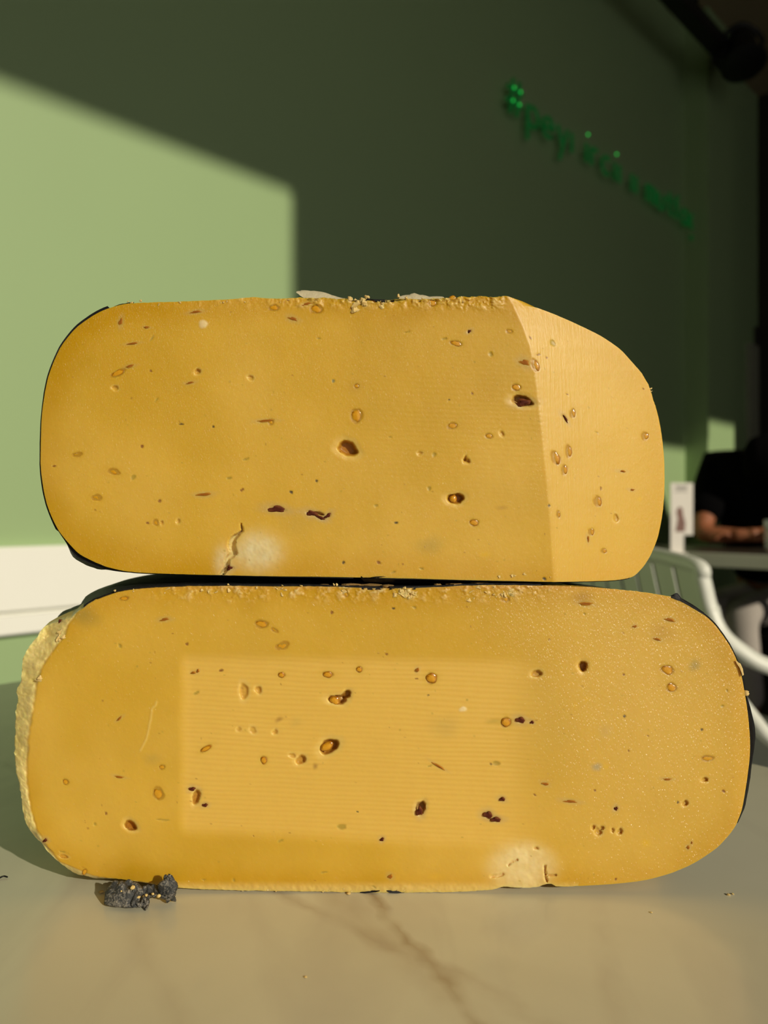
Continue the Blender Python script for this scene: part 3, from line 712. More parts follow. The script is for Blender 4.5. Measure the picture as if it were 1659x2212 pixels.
I_LO = [
 ('seed', 565, 1348, 16, 8, 8), ('seed', 593, 1361, 8, 4.5, 25), ('seed', 610, 1395, 14, 9, -15), ('dot', 404, 1391, 4.5, 3, -20), ('streak', 418, 1453, 5, 2.6, 0), ('streak', 428, 1449, 2.5, 4, 0), ('dot', 478, 1448, 6, 3, -10),
 ('seed', 608, 1458, 7, 6, 0), ('seed', 708, 1457, 10.5, 7, 0), ('seed', 776, 1446, 7, 6, 0), ('hole', 527, 1493, 11, 17, -8, .0009), ('hole', 558, 1490, 8, 8, -20, .0009), ('olive', 424, 1497, 9, 3, -28),
 ('hole', 729, 1511, 20, 11, 8, .0022, (723, 1513, 12, 9, 20)), ('hole', 748, 1500, 11, 9, -30, .0018), ('stain', 603, 1554, 9, 5, -20, C_BROWN, .6), ('hole', 546, 1577, 8, 8, 0, .0004), ('hole', 516, 1575, 6, 5, 0, .0004),
 ('hole', 594, 1581, 6, 6, -20, .0007), ('seed', 445, 1617, 13, 5, -28), ('seed', 570, 1642, 7, 8, 0), ('hole', 711, 1612, 24, 15, -18, .0022, (706, 1612, 15, 9, -32)), ('hole', 650, 1641, 12, 10, -15, .0014),
 ('hole', 631, 1632, 9, 5, 10, .0005), ('stain', 681, 1655, 6, 6, 0, C_BROWN, .6), ('dark', 415, 1704, 7, 4.5, 0), ('hole', 424, 1721, 9, 16, 12, .0016), ('dark', 443, 1739, 6, 4, 0), ('seed', 746, 1282, 7, 8, 0),
 ('seed', 932, 1465, 12, 11, 0), ('streak', 902, 1447, 4, 5, 0), ('dot', 900, 1466, 4, 2, 0), ('hole', 1159, 1455, 13, 8, -18, .0012), ('seed', 1093, 1560, 11, 10, 0), ('stain', 1066, 1558, 16, 6, 0, C_OLIVE, .5),
 ('dark', 1124, 1555, 11, 6, 18), ('dark', 1149, 1560, 4.5, 3, 10), ('streak', 948, 1655, 14, 2.4, 32), ('olive', 928, 1655, 6, 2, -25), ('pale', 1000, 1532, 9, 6, 0), ('hole', 909, 1744, 10, 16, 8, .0020),
 ('dark', 906, 1752, 8, 9, 0), ('streak', 1178, 1693, 8, 3.6, 12), ('dark', 1085, 1726, 6.5, 4, 8), ('streak', 1232, 1731, 16, 4, 6), ('seed', 1091, 1294, 9, 7, 10), ('dot', 835, 1413, 3.5, 3, 0), ('dot', 850, 1314, 4, 2.6, 0, BLK),
 ('dot', 1155, 1717, 4, 2, 45), ('dot', 925, 1502, 2, 2, 0, BLK), ('dark', 1054, 1760, 11, 7, 28), ('dark', 1071, 1770, 12, 5, 6), ('dark', 825, 1813, 5, 4, -20), ('streak', 843, 1893, 5.5, 5.5, 0),
 ('hole', 1158, 1832, 7, 3, 0, .0007), ('olive', 738, 1786, 12, 6, -5), ('olive', 606, 1816, 7, 2.6, -22), ('seed', 342, 1714, 12, 14, 0), ('seed', 142, 1689, 6.5, 7, 0), ('streak', 258, 1552, 8, 2.4, -42),
 ('streak', 258, 1678, 10, 2.5, 10), ('hole', 282, 1783, 14, 11, 20, .0020), ('streak', 356, 1338, 11, 4, -8), ('dot', 229, 1757, 3, 3.5, 0), ('dark', 98, 1815, 4.5, 5, 30), ('dark', 130, 1342, 5, 3.5, -20), ('olive', 352, 1771, 14, 2.4, 6),
 ('olive', 259, 1395, 3.5, 6, -15), ('hole', 1259, 1439, 11, 11, 0, .0020), ('seed', 1441, 1447, 14, 10, 25), ('seed', 1450, 1485, 12, 9.5, 25), ('streak', 1265, 1304, 15, 4, 3), ('stain', 1258, 1290, 24, 12, 0, C_BROWN, .35), ('streak', 1447, 1339, 11, 4, 15),
 ('streak', 1371, 1353, 5, 3, 0), ('streak', 1420, 1381, 8, 3, 18), ('stain', 1430, 1365, 30, 22, 0, C_BROWN, .22), ('seed', 1528, 1638, 15, 6, 0), ('streak', 1441, 1683, 10, 2.6, 2), ('hole', 1522, 1684, 8, 5.5, -20, .0009),
 ('hole', 1480, 1735, 7, 7, 0, .0009), ('dark', 1330, 1746, 4.5, 5, 0), ('hole', 1292, 1796, 8, 10, 0, .0009), ('hole', 1300, 1788, 5, 5, 0, .0009), ('hole', 1282, 1787, 5, 5, 0, .0009), ('hole', 1323, 1793, 3.5, 6, 0, .0007), ('hole', 1339, 1796, 6.5, 7.5, 0, .0009),
 ('streak', 1486, 1830, 4, 4, -30), ('streak', 1494, 1820, 2.5, 3.5, -20), ('stain', 1395, 1821, 11, 7, 0, YEL, .7), ('dot', 1349, 1547, 3.5, 3, 0, BLK), ('dot', 1516, 1576, 3.5, 2.8, 0, BLK), ('dot', 1464, 1733, 2.8, 2.8, 0, BLK),
 ('dot', 1285, 1707, 3, 2.5, 0), ('stain', 1309, 1655, 7, 6, 0, YEL, .7), ('stain', 1501, 1437, 12, 12, 0, GRN, .6), ('stain', 1289, 1657, 10, 9, 0, (0.4, 0.36, 0.25), .7), ('stain', 1268, 1510, 8, 6, 20, YEL, .6),
 ('stain', 1243, 1524, 6, 6, 0, YEL, .6), ('dot', 1330, 1899, 3, 3, 0), ('dot', 1347, 1457, 3, 2.5, 0), ('dot', 1563, 1709, 5, 3, 40), ('stain', 962, 1570, 30, 26, 0, GRN, .18), ('stain', 180, 1330, 34, 24, 0, (0.30, 0.24, 0.06), .5),
 ('seed', 350, 1657, 7, 5, 0), ('stain', 1308, 1580, 16, 14, 0, C_HALO, .25), ('olive', 1072, 1649, 10, 5, 10), ('dot', 1061, 1651, 2.5, 2.5, 0, BLK), ('stain', 1180, 1580, 60, 120, 0, GRN, .10), ('stain', 640, 1560, 14, 10, 0, GRN, .15),
 ('olive', 135, 1840, 8, 2, 10), ('olive', 205, 1780, 4, 3, 0), ('seed', 183, 1883, 7, 5, -60), ('olive', 440, 1900, 5, 2, 0), ('olive', 505, 1901, 3, 4, 20), ('olive', 700, 1884, 8, 2, -10), ('olive', 808, 1916, 6, 2, 25),
 ('stain', 940, 1893, 16, 8, 0, YEL, .35), ('dot', 548, 1806, 2, 2, 0), ('dot', 772, 1753, 2.4, 1.8, 0, BLK), ('seed', 268, 1293, 10, 5, -5), ('stain', 330, 1640, 18, 14, 0, GRN, .2), ('olive', 1262, 1326, 3, 3, 0), ('dot', 717, 1323, 3, 5, 15),
 ('hole', 138, 1850, 10, 4, 15, .0008), ('dot', 1400, 1590, 2, 2, 0), ('dot', 1358, 1622, 2.5, 2.5, 0), ('olive', 1560, 1525, 4, 3, 0), ('olive', 1570, 1492, 3, 3, 0), ('olive', 895, 1312, 5, 3, 30), ('hole', 888, 1284, 10, 4, 5, .0008)]
lo_root = empty('cheese_half', (0.0, 0.33, TZ), 'lower half wheel of yellow seeded cheese standing directly on the marble, rough paler left edge', 'cheese')
def lo_warp(A):
    A = A.copy(); x, y, z = A[..., 0], A[..., 1], A[..., 2]
    A[..., 2] = z-0.007*sstep(0.2801, 0.31, y)*sstep(0.055, 0.10, x)*sstep(CZ-0.06, CZ-0.03, z)
    return A
def lo_rind(S, nn):
    az = np.abs(nn[..., 2]); up = nn[..., 2] > 0
    o = np.where(up, 0.0006*az**2, 0.0001*az**2)+0.0004*(1-az**2)
    x, y, z = S[..., 0], S[..., 1], S[..., 2]
    fr = sstep(0.2805, 0.2885, y)
    zb = CZ-(1600-CY)/F*D0
    o = o+0.0030*np.exp(-((z-zb)/0.016)**2)*sstep(0.08, 0.12, x)*(1-az**2)*fr*(1-sstep(0.31, 0.34, y))
    tl = sstep(0.05, 0.09, -x)*sstep(0.285, 0.30, y)*(z > CZ-0.05)*(1-az**4); o = o+0.002*tl
    o = o+0.0002*vnoise(x*5700+y*4000, z*5700, 40, 14, 3)*(1-az**2)
    rough = ((x < -0.105) & (y < 0.315) & (z < CZ-0.036)) | ((x < 0.14) & (z < TZ+0.006) & (y < 0.30)) | ((x < -0.06) & (y < 0.3) & (z < TZ+0.015))
    rough = rough | ((x > 0.06) & (x < 0.112) & (z > CZ-0.037) & (y < 0.33))
    o = np.where(rough, -0.0008, o)
    return o
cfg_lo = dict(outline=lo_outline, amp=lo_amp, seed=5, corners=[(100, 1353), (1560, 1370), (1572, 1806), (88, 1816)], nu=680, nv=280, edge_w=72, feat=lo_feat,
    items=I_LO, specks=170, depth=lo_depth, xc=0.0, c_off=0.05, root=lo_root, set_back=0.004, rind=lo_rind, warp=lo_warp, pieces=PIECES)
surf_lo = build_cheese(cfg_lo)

# crumbs and flakes of paste clinging to the cut edges
M['crumb'] = simple('dry_paste', (0.80, 0.58, 0.22), 0.7, 0.15, 300, 0.0004, Subsurface_Weight=0.2, Subsurface_Scale=0.001)
M['tan'] = simple('tan_dry_rind', (0.45, 0.27, 0.09), 0.6, 0.4, 400, 0.0004)
M['flake'] = simple('pale_flake', (0.66, 0.58, 0.38), 0.6, 0.25, 400, 0.0004)
def crumbs(pts, parent, surf):
    b = MB()
    for i, (x, y, r) in enumerate(pts):
        if i % 2 and r < 4: continue
        t = surf(x, y)+0.0002; s = t/F; rg = random.Random(i*7+int(x)); c0 = P(x, y, t)
        q = MB().ball((0, 0, 0), 1, 1, 1, 10, 7); a1, a2, a3 = rg.random()*6, rg.random()*6, rg.random()*6
        kx, kz = 0.8+0.9*rg.random(), 0.6+0.5*rg.random(); ro = Matrix.Rotation(rg.uniform(-.6, .6), 3, 'Y')
        vs = [c0+ro @ Vector((p.x*kx, p.y*0.8, p.z*kz))*(r*s*1.15*(1+0.28*math.sin(3*p.x+a1)+0.22*math.sin(4*p.z+a2)+0.18*math.sin(5*p.y+6*p.x+a3))) for p in q.v]
        b.add(vs, q.f)
    o = b.build('crumbs', M['crumb'], parent, True, 30); o['kind'] = 'stuff'; return o
cu = [(rnd.uniform(745, 1000), 646+rnd.gauss(0, 3), rnd.uniform(2, 4)) for _ in range(16)]+[(765+rnd.gauss(0, 7), 655+rnd.gauss(0, 7), rnd.uniform(4, 7)) for _ in range(5)] \
    +[(785+rnd.gauss(0, 6), 652+rnd.gauss(0, 6), rnd.uniform(4, 7)) for _ in range(5)]+[(rnd.uniform(820, 850), 664+rnd.gauss(0, 5), rnd.uniform(2, 4)) for _ in range(6)] \
    +[(rnd.uniform(270, 640), 652+rnd.gauss(0, 3), rnd.uniform(1.2, 2.4)) for _ in range(24)]+[(rnd.uniform(1395, 1408), rnd.uniform(815, 850), rnd.uniform(1.2, 2)) for _ in range(4)] \
    +[(rnd.uniform(1040, 1190), 1243+rnd.gauss(0, 3), rnd.uniform(1.5, 3)) for _ in range(10)]
crumbs(cu, up_root, surf_up)
cl = [(881+rnd.gauss(0, 14), 1285+rnd.gauss(0, 6), rnd.uniform(2.5, 5)) for _ in range(24)]+[(rnd.uniform(985, 1110), 1281+rnd.gauss(0, 7), rnd.uniform(1.8, 4.2)) for _ in range(30)] \
    +[(rnd.uniform(430, 780), 1272+rnd.gauss(0, 6), rnd.uniform(1.6, 3.4)) for _ in range(40)]+[(rnd.uniform(240, 430), 1274+rnd.gauss(0, 3), rnd.uniform(1.2, 2.6)) for _ in range(18)] \
    +[(rnd.uniform(300, 1060), 1923+rnd.gauss(0, 2), rnd.uniform(1.0, 2.2)) for _ in range(30)]+[(134+rnd.gauss(0, 8), 1372+rnd.gauss(0, 10), rnd.uniform(2, 4.5)) for _ in range(10)]+[(86, 1464, 6), (83, 1468, 4)] \
    +[(1613, 1497, 4), (1611, 1492, 3)]
crumbs(cl, lo_root, surf_lo)
def flake(pts_top, pts_bot, t0, depth, parent, mat, name='flake', lift=0.0):
    # a thin curled scrap: top and bottom edges in the face plane, running back by depth
    n = len(pts_top); v = []; th = 0.0005
    for layer in (0, 1):
        for a_, b_ in zip(pts_top, pts_bot):
            v.append(P(b_[0], b_[1], t0+layer*th)); 
            v.append((P(b_[0], b_[1], t0+layer*th)+P(a_[0], a_[1], t0+layer*th+depth))/2+Vector((0, -0.0003, 0.0002)))
            v.append(P(a_[0], a_[1], t0+depth+layer*th))
    f_ = []
    for i in range(n-1):
        for k in range(2):
            a0 = i*3+k; f_.append((a0, a0+1, a0+4, a0+3)); b0 = n*3+a0; f_.append((b0, b0+3, b0+4, b0+1))
    for i in range(n-1):
        f_.append((i*3, i*3+3, n*3+i*3+3, n*3+i*3)); f_.append((i*3+2, n*3+i*3+2, n*3+i*3+5, i*3+5))
    f_.append((0, n*3, n*3+1, 1)); f_.append((1, n*3+1, n*3+2, 2)); e_ = (n-1)*3
    f_.append((e_, e_+1, n*3+e_+1, n*3+e_)); f_.append((e_+1, e_+2, n*3+e_+2, n*3+e_+1))
    o = mesh_obj(name, v, f_, mat, parent, True, 40); return o
def jag(pts, n, a):
    pts = [Vector((p[0], p[1], 0)) for p in pts]; out = []
    for i in range(n):
        t = i/(n-1)*(len(pts)-1); k = min(int(t), len(pts)-2); p = pts[k].lerp(pts[k+1], t-k)
        out.append((p.x+rnd.uniform(-a, a)*0.4, p.y+rnd.uniform(-a, a)))
    return out
tu = 0.2815
flake(jag([(641, 630), (650, 627), (675, 628), (700, 631), (725, 640), (745, 645)], 20, .8), jag([(640, 632), (655, 643), (680, 646), (705, 648), (725, 648), (745, 648)], 20, .5), tu, 0.002, up_root, M['flake'])
flake(jag([(862, 640), (885, 636), (893, 633), (910, 637), (930, 641), (955, 640), (960, 643)], 18, .9), jag([(862, 645), (885, 648), (900, 650), (915, 650), (930, 650), (950, 650), (960, 650)], 18, .6), tu, 0.002, up_root, M['flake'])
for x_, y_, w_, h_ in [(760, 1263, 22, 3), (800, 1264, 26, 3.4), (838, 1266, 16, 3.5), (700, 1264, 12, 2.4), (945, 1264, 9, 4), (985, 1262, 22, 3), (1035, 1260, 26, 2.8), (1075, 1261, 16, 3)]:
    s_ = D0/F
    MB().ball(P(x_, y_, 0.284), w_*s_, 0.0022, h_*s_, 14, 8, None, .22, x_).build('dry_shred', M['tan'], lo_root)
# frayed wax at the upper left corner, the flap at the upper right of the lower cheese, the blistered wax on its right
flake(jag([(207, 677), (230, 669), (262, 656), (290, 652)], 14, .8), jag([(208, 680), (232, 674), (262, 661), (290, 657)], 14, .8), 0.2805, 0.001, up_root, M['wax'], 'wax_flap')
fl = flake(jag([(1448, 1287), (1458, 1282), (1464, 1281), (1472, 1293), (1490, 1303), (1520, 1322)], 14, .7), jag([(1450, 1292), (1462, 1296), (1470, 1299), (1480, 1304), (1497, 1314), (1522, 1329)], 14, .5), 0.2800, 0.0006, lo_root, M['wax'], 'wax_flap')
flake(jag([(1592, 1428), (1600, 1434), (1605, 1445), (1607, 1458)], 12, .8), jag([(1588, 1427), (1595, 1438), (1600, 1448), (1604, 1460)], 12, .8), 0.2795, 0.0006, lo_root, M['crumb'])
edge_r = [(1566, 1378), (1588, 1412), (1599, 1440), (1607, 1470), (1613, 1510), (1618, 1545), (1625, 1572), (1632, 1592), (1629, 1620), (1624, 1650), (1621, 1680), (1616, 1710), (1609, 1745), (1594, 1778)]
edge_l = [(1564, 1380), (1584, 1412), (1596, 1440), (1603, 1470), (1609, 1510), (1613, 1545), (1616, 1572), (1617, 1592), (1617, 1620), (1615, 1650), (1611, 1680), (1605, 1710), (1599, 1745), (1590, 1779)]
flake(jag(edge_r, 44, .5), edge_l and jag(edge_l, 44, .2), 0.2845, 0.0015, lo_root, M['wax'], 'wax_flap')

# ---------------------------------------------------------------- scrap of wax and crumbs on the table
def scrap_mat():
    m = NT('mouldy_wax'); co = m.coord(); n1 = m.noise(co, 1500, 4, 0.7); n2 = m.noise(co, 300, 4, 0.6)
    f_ = m.math('ADD', m.math('MULTIPLY', n1, 0.6), m.math('MULTIPLY', n2, 0.5))
    m.set(m.b, 'Base Color', m.mix(m.ramp(f_, 0.54, 0.78), (0.04, 0.043, 0.045, 1), (0.50, 0.45, 0.37, 1)))
    m.set(m.b, 'Roughness', 0.5); m.bump(m.math('ADD', m.math('MULTIPLY', n1, 0.0003), m.math('MULTIPLY', n2, 0.0012)))
    return m.m
M['scrap'] = scrap_mat()
sc = empty('wax_scrap', P(305, 1945, 0.2745)*1.0, 'crumpled scrap of grey-speckled black wax on the marble at the lower cheese\'s front', 'wax scrap')
sc.location.z = TZ
def sheet(fn, nu_, nv_, name, mat, parent, th=0.0006):
    vs = [Vector(fn(i/nu_, j/nv_)) for i in range(nu_+1) for j in range(nv_+1)]; fs = []
    for i in range(nu_):
        for j in range(nv_):
            a0 = i*(nv_+1)+j; fs.append((a0, a0+nv_+1, a0+nv_+2, a0+1))
    o = mesh_obj(name, vs, fs, mat, parent, True)
    md = o.modifiers.new('solid', 'SOLIDIFY'); md.thickness = th; md.offset = 0
    return o
px2m = 0.275/F
def zt(py, t): return CZ-(py-CY)/F*t
def curl(u, v):          # the main curled piece, arched like a shell
    x = 233+88*u; a_ = math.pi*(0.12+0.86*v)
    bulge = math.sin(math.pi*min(1, max(0, 0.10+0.86*u)))**0.45
    nz_ = math.sin(u*23+v*9)*0.10+math.sin(u*11-v*17+1)*0.13+math.sin(v*31+u*5)*0.05
    ht = 0.0076*bulge*(1+nz_*0.6); y0 = 0.2735
    X_ = (x-CX)/F*y0; z_ = TZ+0.0006+ht*math.sin(a_)*(1-0.25*u)
    y_ = y0-0.0005+0.0042*math.cos(a_)*bulge-0.0012*u*0+nz_*0.0006
    return (X_, y_-0.0035*(1-math.sin(a_))*u*0.6, z_)
sheet(curl, 46, 30, 'curl', M['scrap'], sc)
def fold(u, v):          # lower right foot of the curl
    x = 285+32*u+6*v; y0 = 0.2698; z_ = TZ+0.0006+0.006*(1-v)*(0.7+0.3*math.sin(u*9))*(1-u*0.4); 
    return ((x-CX)/F*y0, y0+0.0018*math.sin(v*7+u*4)-0.001*v, z_+0.0005*math.sin(u*21+v*13))
sheet(fold, 20, 14, 'fold', M['scrap'], sc)
def tail(u, v):          # twisted ribbon to the right
    x = 308+70*u; tw = 2.2*u+0.4; w_ = 0.0028*(1-0.25*math.sin(u*3)); y0 = 0.2722
    c_ = (v-0.5)*2*w_
    z_ = TZ+0.0034+0.0012*math.sin(u*5)+c_*math.cos(tw)+0.0003*math.sin(u*40+v*9)
    return ((x-CX)/F*y0, y0+c_*math.sin(tw)+0.0004*math.sin(u*26), max(z_, TZ+0.0004))
sheet(tail, 40, 10, 'ribbon', M['scrap'], sc)
def knot(u, v):
    th_ = u*2*math.pi; ph_ = v*math.pi*0.98+0.01; y0 = 0.2725; r_ = 0.0031*(1+0.22*math.sin(th_*3+v*7)+0.14*math.sin(ph_*6+th_*2))
    return ((363-CX)/F*y0+r_*0.95*math.sin(ph_)*math.cos(th_), y0+r_*0.6*math.sin(ph_)*math.sin(th_), TZ+0.0056+r_*1.2*math.cos(ph_))
sheet(knot, 26, 16, 'crumple', M['scrap'], sc)
b = MB()
for x, y, r_ in [(287, 1917, 5), (316, 1934, 3.5), (330, 1931, 3), (343, 1935, 4.5), (300, 1938, 3.5), (272, 1945, 2.5), (288, 1947, 3.5), (311, 1938, 4), (262, 1925, 2)]:
    b.ball(P(x, y, 0.2695), r_*px2m, r_*px2m*0.8, r_*px2m*0.8, 8, 5, None, .2, int(x))
o = b.build('cheese_specks', M['crumb'], sc, True, 30); o['kind'] = 'stuff'
def tpt(px, py):
    t = F*H/(py-CY); return Vector(((px-CX)/F*t, t, TZ))
CR = [(219, 1929, 5, 'pale cheese crumb on the marble just left of the wax scrap'), (229, 1949, 4.5, 'pale cheese crumb on the marble below the left end of the wax scrap'),
      (753, 1932, 4, 'cheese crumb at the foot of the lower cheese, straight below its centre'),
      (1574, 1934, 3.5, 'left one of two tiny white crumbs on the marble right of the cheeses'), (1583, 1932, 2.5, 'right one of two tiny white crumbs on the marble right of the cheeses'),
      (1407, 1972, 2.5, 'tiny lone crumb on the marble in front of the lower cheese\'s right part'), (660, 2112, 3, 'tiny crumb low on the marble, left of the main brown vein')]
for x, y, r_, lb in CR:
    q = tpt(x, y); s_ = q.y/F; bb = MB().ball(q+Vector((0, 0, r_*s_*0.5)), r_*s_*1.1, r_*s_, r_*s_*0.55, 9, 6, None, .18, x)
    tag(bb.build('cheese_crumb', M['crumb'], None, True, 35), lb, 'crumb', 'cheese crumbs on the marble')
hp = [tpt(-8, 1903)+Vector((0, 0, .0004)), tpt(2, 1898)+Vector((0, 0, .0005)), tpt(9, 1896)+Vector((0, 0, .0006)), tpt(17, 1897)+Vector((0, 0, .0004))]
tag(MB().tube(spline(hp, 6), [0.0003]*18+[0.0001], 6).build('dark_fibre', M['black']), 'short dark fibre on the marble at the left edge of the photo', 'fibre')

# ---------------------------------------------------------------- neon lettering on the wall
def arc(cx, cy, rx, ry, a0, a1, n=14):
    return [(cx+rx*math.cos(math.radians(a0+(a1-a0)*i/n)), cy+ry*math.sin(math.radians(a0+(a1-a0)*i/n))) for i in range(n+1)]
GL = {  # strokes, x-height 1
 'p': [[(0, 1), (0, -.75)], arc(.4, .5, .4, .5, 180, -180)], 'e': [[(0, .52), (.8, .52)]+arc(.4, .5, .4, .5, 0, 310)[1:]],
 'y': [[(0, 1), (.4, 0)], [(.8, 1), (.15, -.75)]], 'n': [[(0, 1), (0, 0)], [(0, .6)]+arc(.36, .6, .36, .4, 180, 0)+[(.72, 0)]],
 'i': [[(.1, 1), (.1, 0)]], 'r': [[(0, 1), (0, 0)], arc(.36, .62, .36, .38, 180, 60)], 'c': [arc(.42, .5, .42, .5, 50, 310)],
 'm': [[(0, 1), (0, 0)], [(0, .65)]+arc(.24, .68, .24, .32, 180, 0)+[(.48, 0)], [(.48, .65)]+arc(.72, .68, .24, .32, 180, 0)+[(.96, 0)]],
 'u': [[(0, 1), (0, .4)]+arc(.36, .4, .36, .4, 180, 360)+[(.72, 1)]], 't': [[(.25, 1.45), (.25, .2), (.5, 0)], [(0, 1), (.5, 1)]],
 'f': [[(.2, 0), (.2, 1.3)]+arc(.42, 1.3, .22, .22, 180, 60), [(0, 1), (.5, 1)]], 'a': [arc(.4, .5, .4, .5, 0, 360), [(.8, 1), (.8, 0)]],
 'g': [arc(.4, .5, .4, .5, 0, 360), [(.8, 1), (.8, -.35)]+arc(.42, -.35, .38, .38, 0, -160)], '#': [[(.35, 1.75), (.15, .05)], [(.8, 1.75), (.6, .05)], [(-.05, 1.25), (1.0, 1.25)], [(-.15, .6), (.95, .6)]]}
WID = {'i': .2, 'm': .96, 't': .5, 'f': .5, 'r': .6, '#': 1.0}
text = '#peynircininmutfagi'
NN = WALL_N-0.035
def neon_s(px): return wall_s(px, NN)
tN = wall_hit(1130, NN); baseZ = CZ+(CY-262)/F*tN
xh = 0.074; s_a, s_b = neon_s(1098), neon_s(1512)
total = sum(WID.get(c, .8)+.38 for c in text)-.38
adv = (s_b-s_a)/total
ng = empty('neon_sign', R(WALL_N, (s_a+s_b)/2, baseZ), 'green neon lettering high on the shaded green wall', 'sign')
s = s_a
for ch in text:
    b = MB()
    for st in GL[ch]: b.tube([R(NN, s+x*adv, baseZ+y*xh) for x, y in st], 0.0075, 8)
    o = b.build('letter', M['neon'], ng)
    beads = []
    if ch == 'i' and s < s_a+(s_b-s_a)*0.47: beads = [(.1, 1.45)]
    if ch == '#': beads = [(.29, 1.25), (.74, 1.25), (.21, .6), (.66, .6)]
    for x, y in beads:
        MB().ball(R(NN-0.008, s+x*adv, baseZ+y*xh), .0042, .0042, .0042, 10, 7).build('glow_bead', M['bead'], o)  # glowing beads: i dots, plus bright highlights put in on the hash strokes
    for x in (.2,):
        MB().tube([R(NN, s+x*adv, baseZ+.5*xh), R(WALL_N, s+x*adv, baseZ+.5*xh)], 0.0025, 6).build('standoff', M['black'], o)
    s += (WID.get(ch, .8)+.38)*adv
# track with spotlight near the ceiling
TN = WALL_N-0.22
def nps(px, py, n):
    t = wall_hit(px, n); return P(px, py, t)
A_ = nps(1463, 0, TN); B_ = nps(1560, 108, TN); zz = (A_.z+B_.z)/2; zz = min(zz, CEIL-0.09)
sa = A_.dot(U); sb = B_.dot(U)
tr = empty('track_light', R(TN, sb, zz), 'black ceiling track carrying a black spotlight, top right', 'track light')
MB().box(R(TN-0.035, sa-2.2, zz-0.035), N*0.07, U*(sb-sa+2.35), wh*0.07).build('track', M['black'], tr, False, None, .004)
for ss in (sa-1.2, sb-0.3): MB().tube([R(TN, ss, zz+0.03), R(TN, ss, CEIL)], 0.012).build('hanger', M['black'], tr)
hc = P(1603, 112, B_.y-0.05)
MB().box(R(TN-0.03, sb-0.06, zz-0.075), N*0.06, U*0.14, wh*0.05).build('adapter', M['black'], tr, False, None, .004)
ax = (P(1610, 172, B_.y-0.1)-P(1597, 70, B_.y)).normalized()
MB().lathe(hc-ax*0.11, [(0.045, 0), (0.06, 0.02), (0.066, 0.1), (0.072, 0.16), (0.080, 0.20), (0.07, 0.205)], 24, ax).build('lamp_head', M['black'], tr)
MB().tube(spline([hc+Vector((-.085, 0, -.01)), hc+Vector((-.09, 0, .07)), hc+Vector((0, 0, .13)), hc+Vector((.09, 0, .07)), hc+Vector((.085, 0, -.01))], 6), 0.012, 8).build('yoke', M['black'], tr)
MB().lathe(hc+ax*0.06, [(0.085, 0), (0.10, 0.008), (0.10, 0.02), (0.085, 0.028)], 24, ax).build('cooling_ring', M['black'], tr)

# ---------------------------------------------------------------- white slatted armchair
ch = empty('white_armchair', (0.42, 1.15, 0), 'white slatted armchair with curved arms beyond the marble table', 'chair')
KC = 0.87; RT = P(1509, 1220, 1.22*KC); wv_ = Vector((-0.21, 0.98, 0)).normalized(); CWD = 0.46; LT = RT+wv_*CWD
dn = Vector((0.085, 0.02, -0.36))          # the reclined back runs down and towards the seat
MB().tube(spline([RT+Vector((.004, 0, -.02)), RT+wv_*0.015, RT+wv_*CWD*0.5+Vector((0, .01, .012)), LT-wv_*0.015, LT+Vector((-.004, 0, -.02))], 8), 0.0115, 12).build('top_rail', M['white_plastic'], ch)
nsl = 8; pitch = (CWD-0.02)/nsl
for i in range(nsl):
    p0 = RT+wv_*(0.012+pitch*i)+Vector((0, 0, -0.004)); 
    MB().box(p0, wv_*(pitch-0.008), dn, Vector((0.0015, 0.0003, 0))).build('slat', M['white_plastic'], ch, False, None)
MB().tube([RT+dn+wv_*0.0, LT+dn], 0.012).build('lower_rail', M['white_plastic'], ch)
def arm(side):
    base = [(1511, 1222, 1.22), (1521, 1264, 1.215), (1533, 1312, 1.21), (1556, 1365, 1.20), (1594, 1402, 1.20), (1662, 1440, 1.20), (1790, 1462, 1.21)]
    pts = [P(q[0], q[1], q[2]*KC) for q in base]
    e0 = pts[-1]; pts += [e0+Vector((.03, 0, -.012)), e0+Vector((.04, 0, -.05)), e0+Vector((.03, 0, -.16)), e0+Vector((.02, 0, -.24))]
    if side: pts = [p+wv_*(CWD+0.01)+Vector((0, 0, 0)) for p in pts]
    return pts
for sd_ in (0, 1):
    pts = spline(arm(sd_), 6)
    MB().tube(pts, 0.0135, 12, flat=0.8).build('arm', M['white_plastic'], ch)
    a_ = arm(sd_)
    p = a_[2]
    MB().tube(spline([p, p+dn*0.55, p+dn*0.55+Vector((-0.02, 0.0, -.2)), Vector((p.x-.04, p.y, 0.0))], 6), 0.013, 12).build('leg', M['white_plastic'], ch)
    q = a_[-1]
    MB().tube([q, Vector((q.x+.03, q.y, 0.0))], 0.013, 12).build('leg', M['white_plastic'], ch)
    if sd_ == 0: MB().tube(spline([P(a_, b_, 1.21*KC) for a_, b_ in ((1585, 1500), (1623, 1548), (1660, 1592), (1720, 1632))], 5), 0.011, 10).build('arm_brace', M['white_plastic'], ch)
q1 = RT+dn; q2 = LT+dn
MB().box(Vector((q2.x, q2.y, 0.435)), (q1-q2), Vector((0.38, 0.08, 0)), wh*0.02).build('seat', M['white_plastic'], ch, False, None, .006)

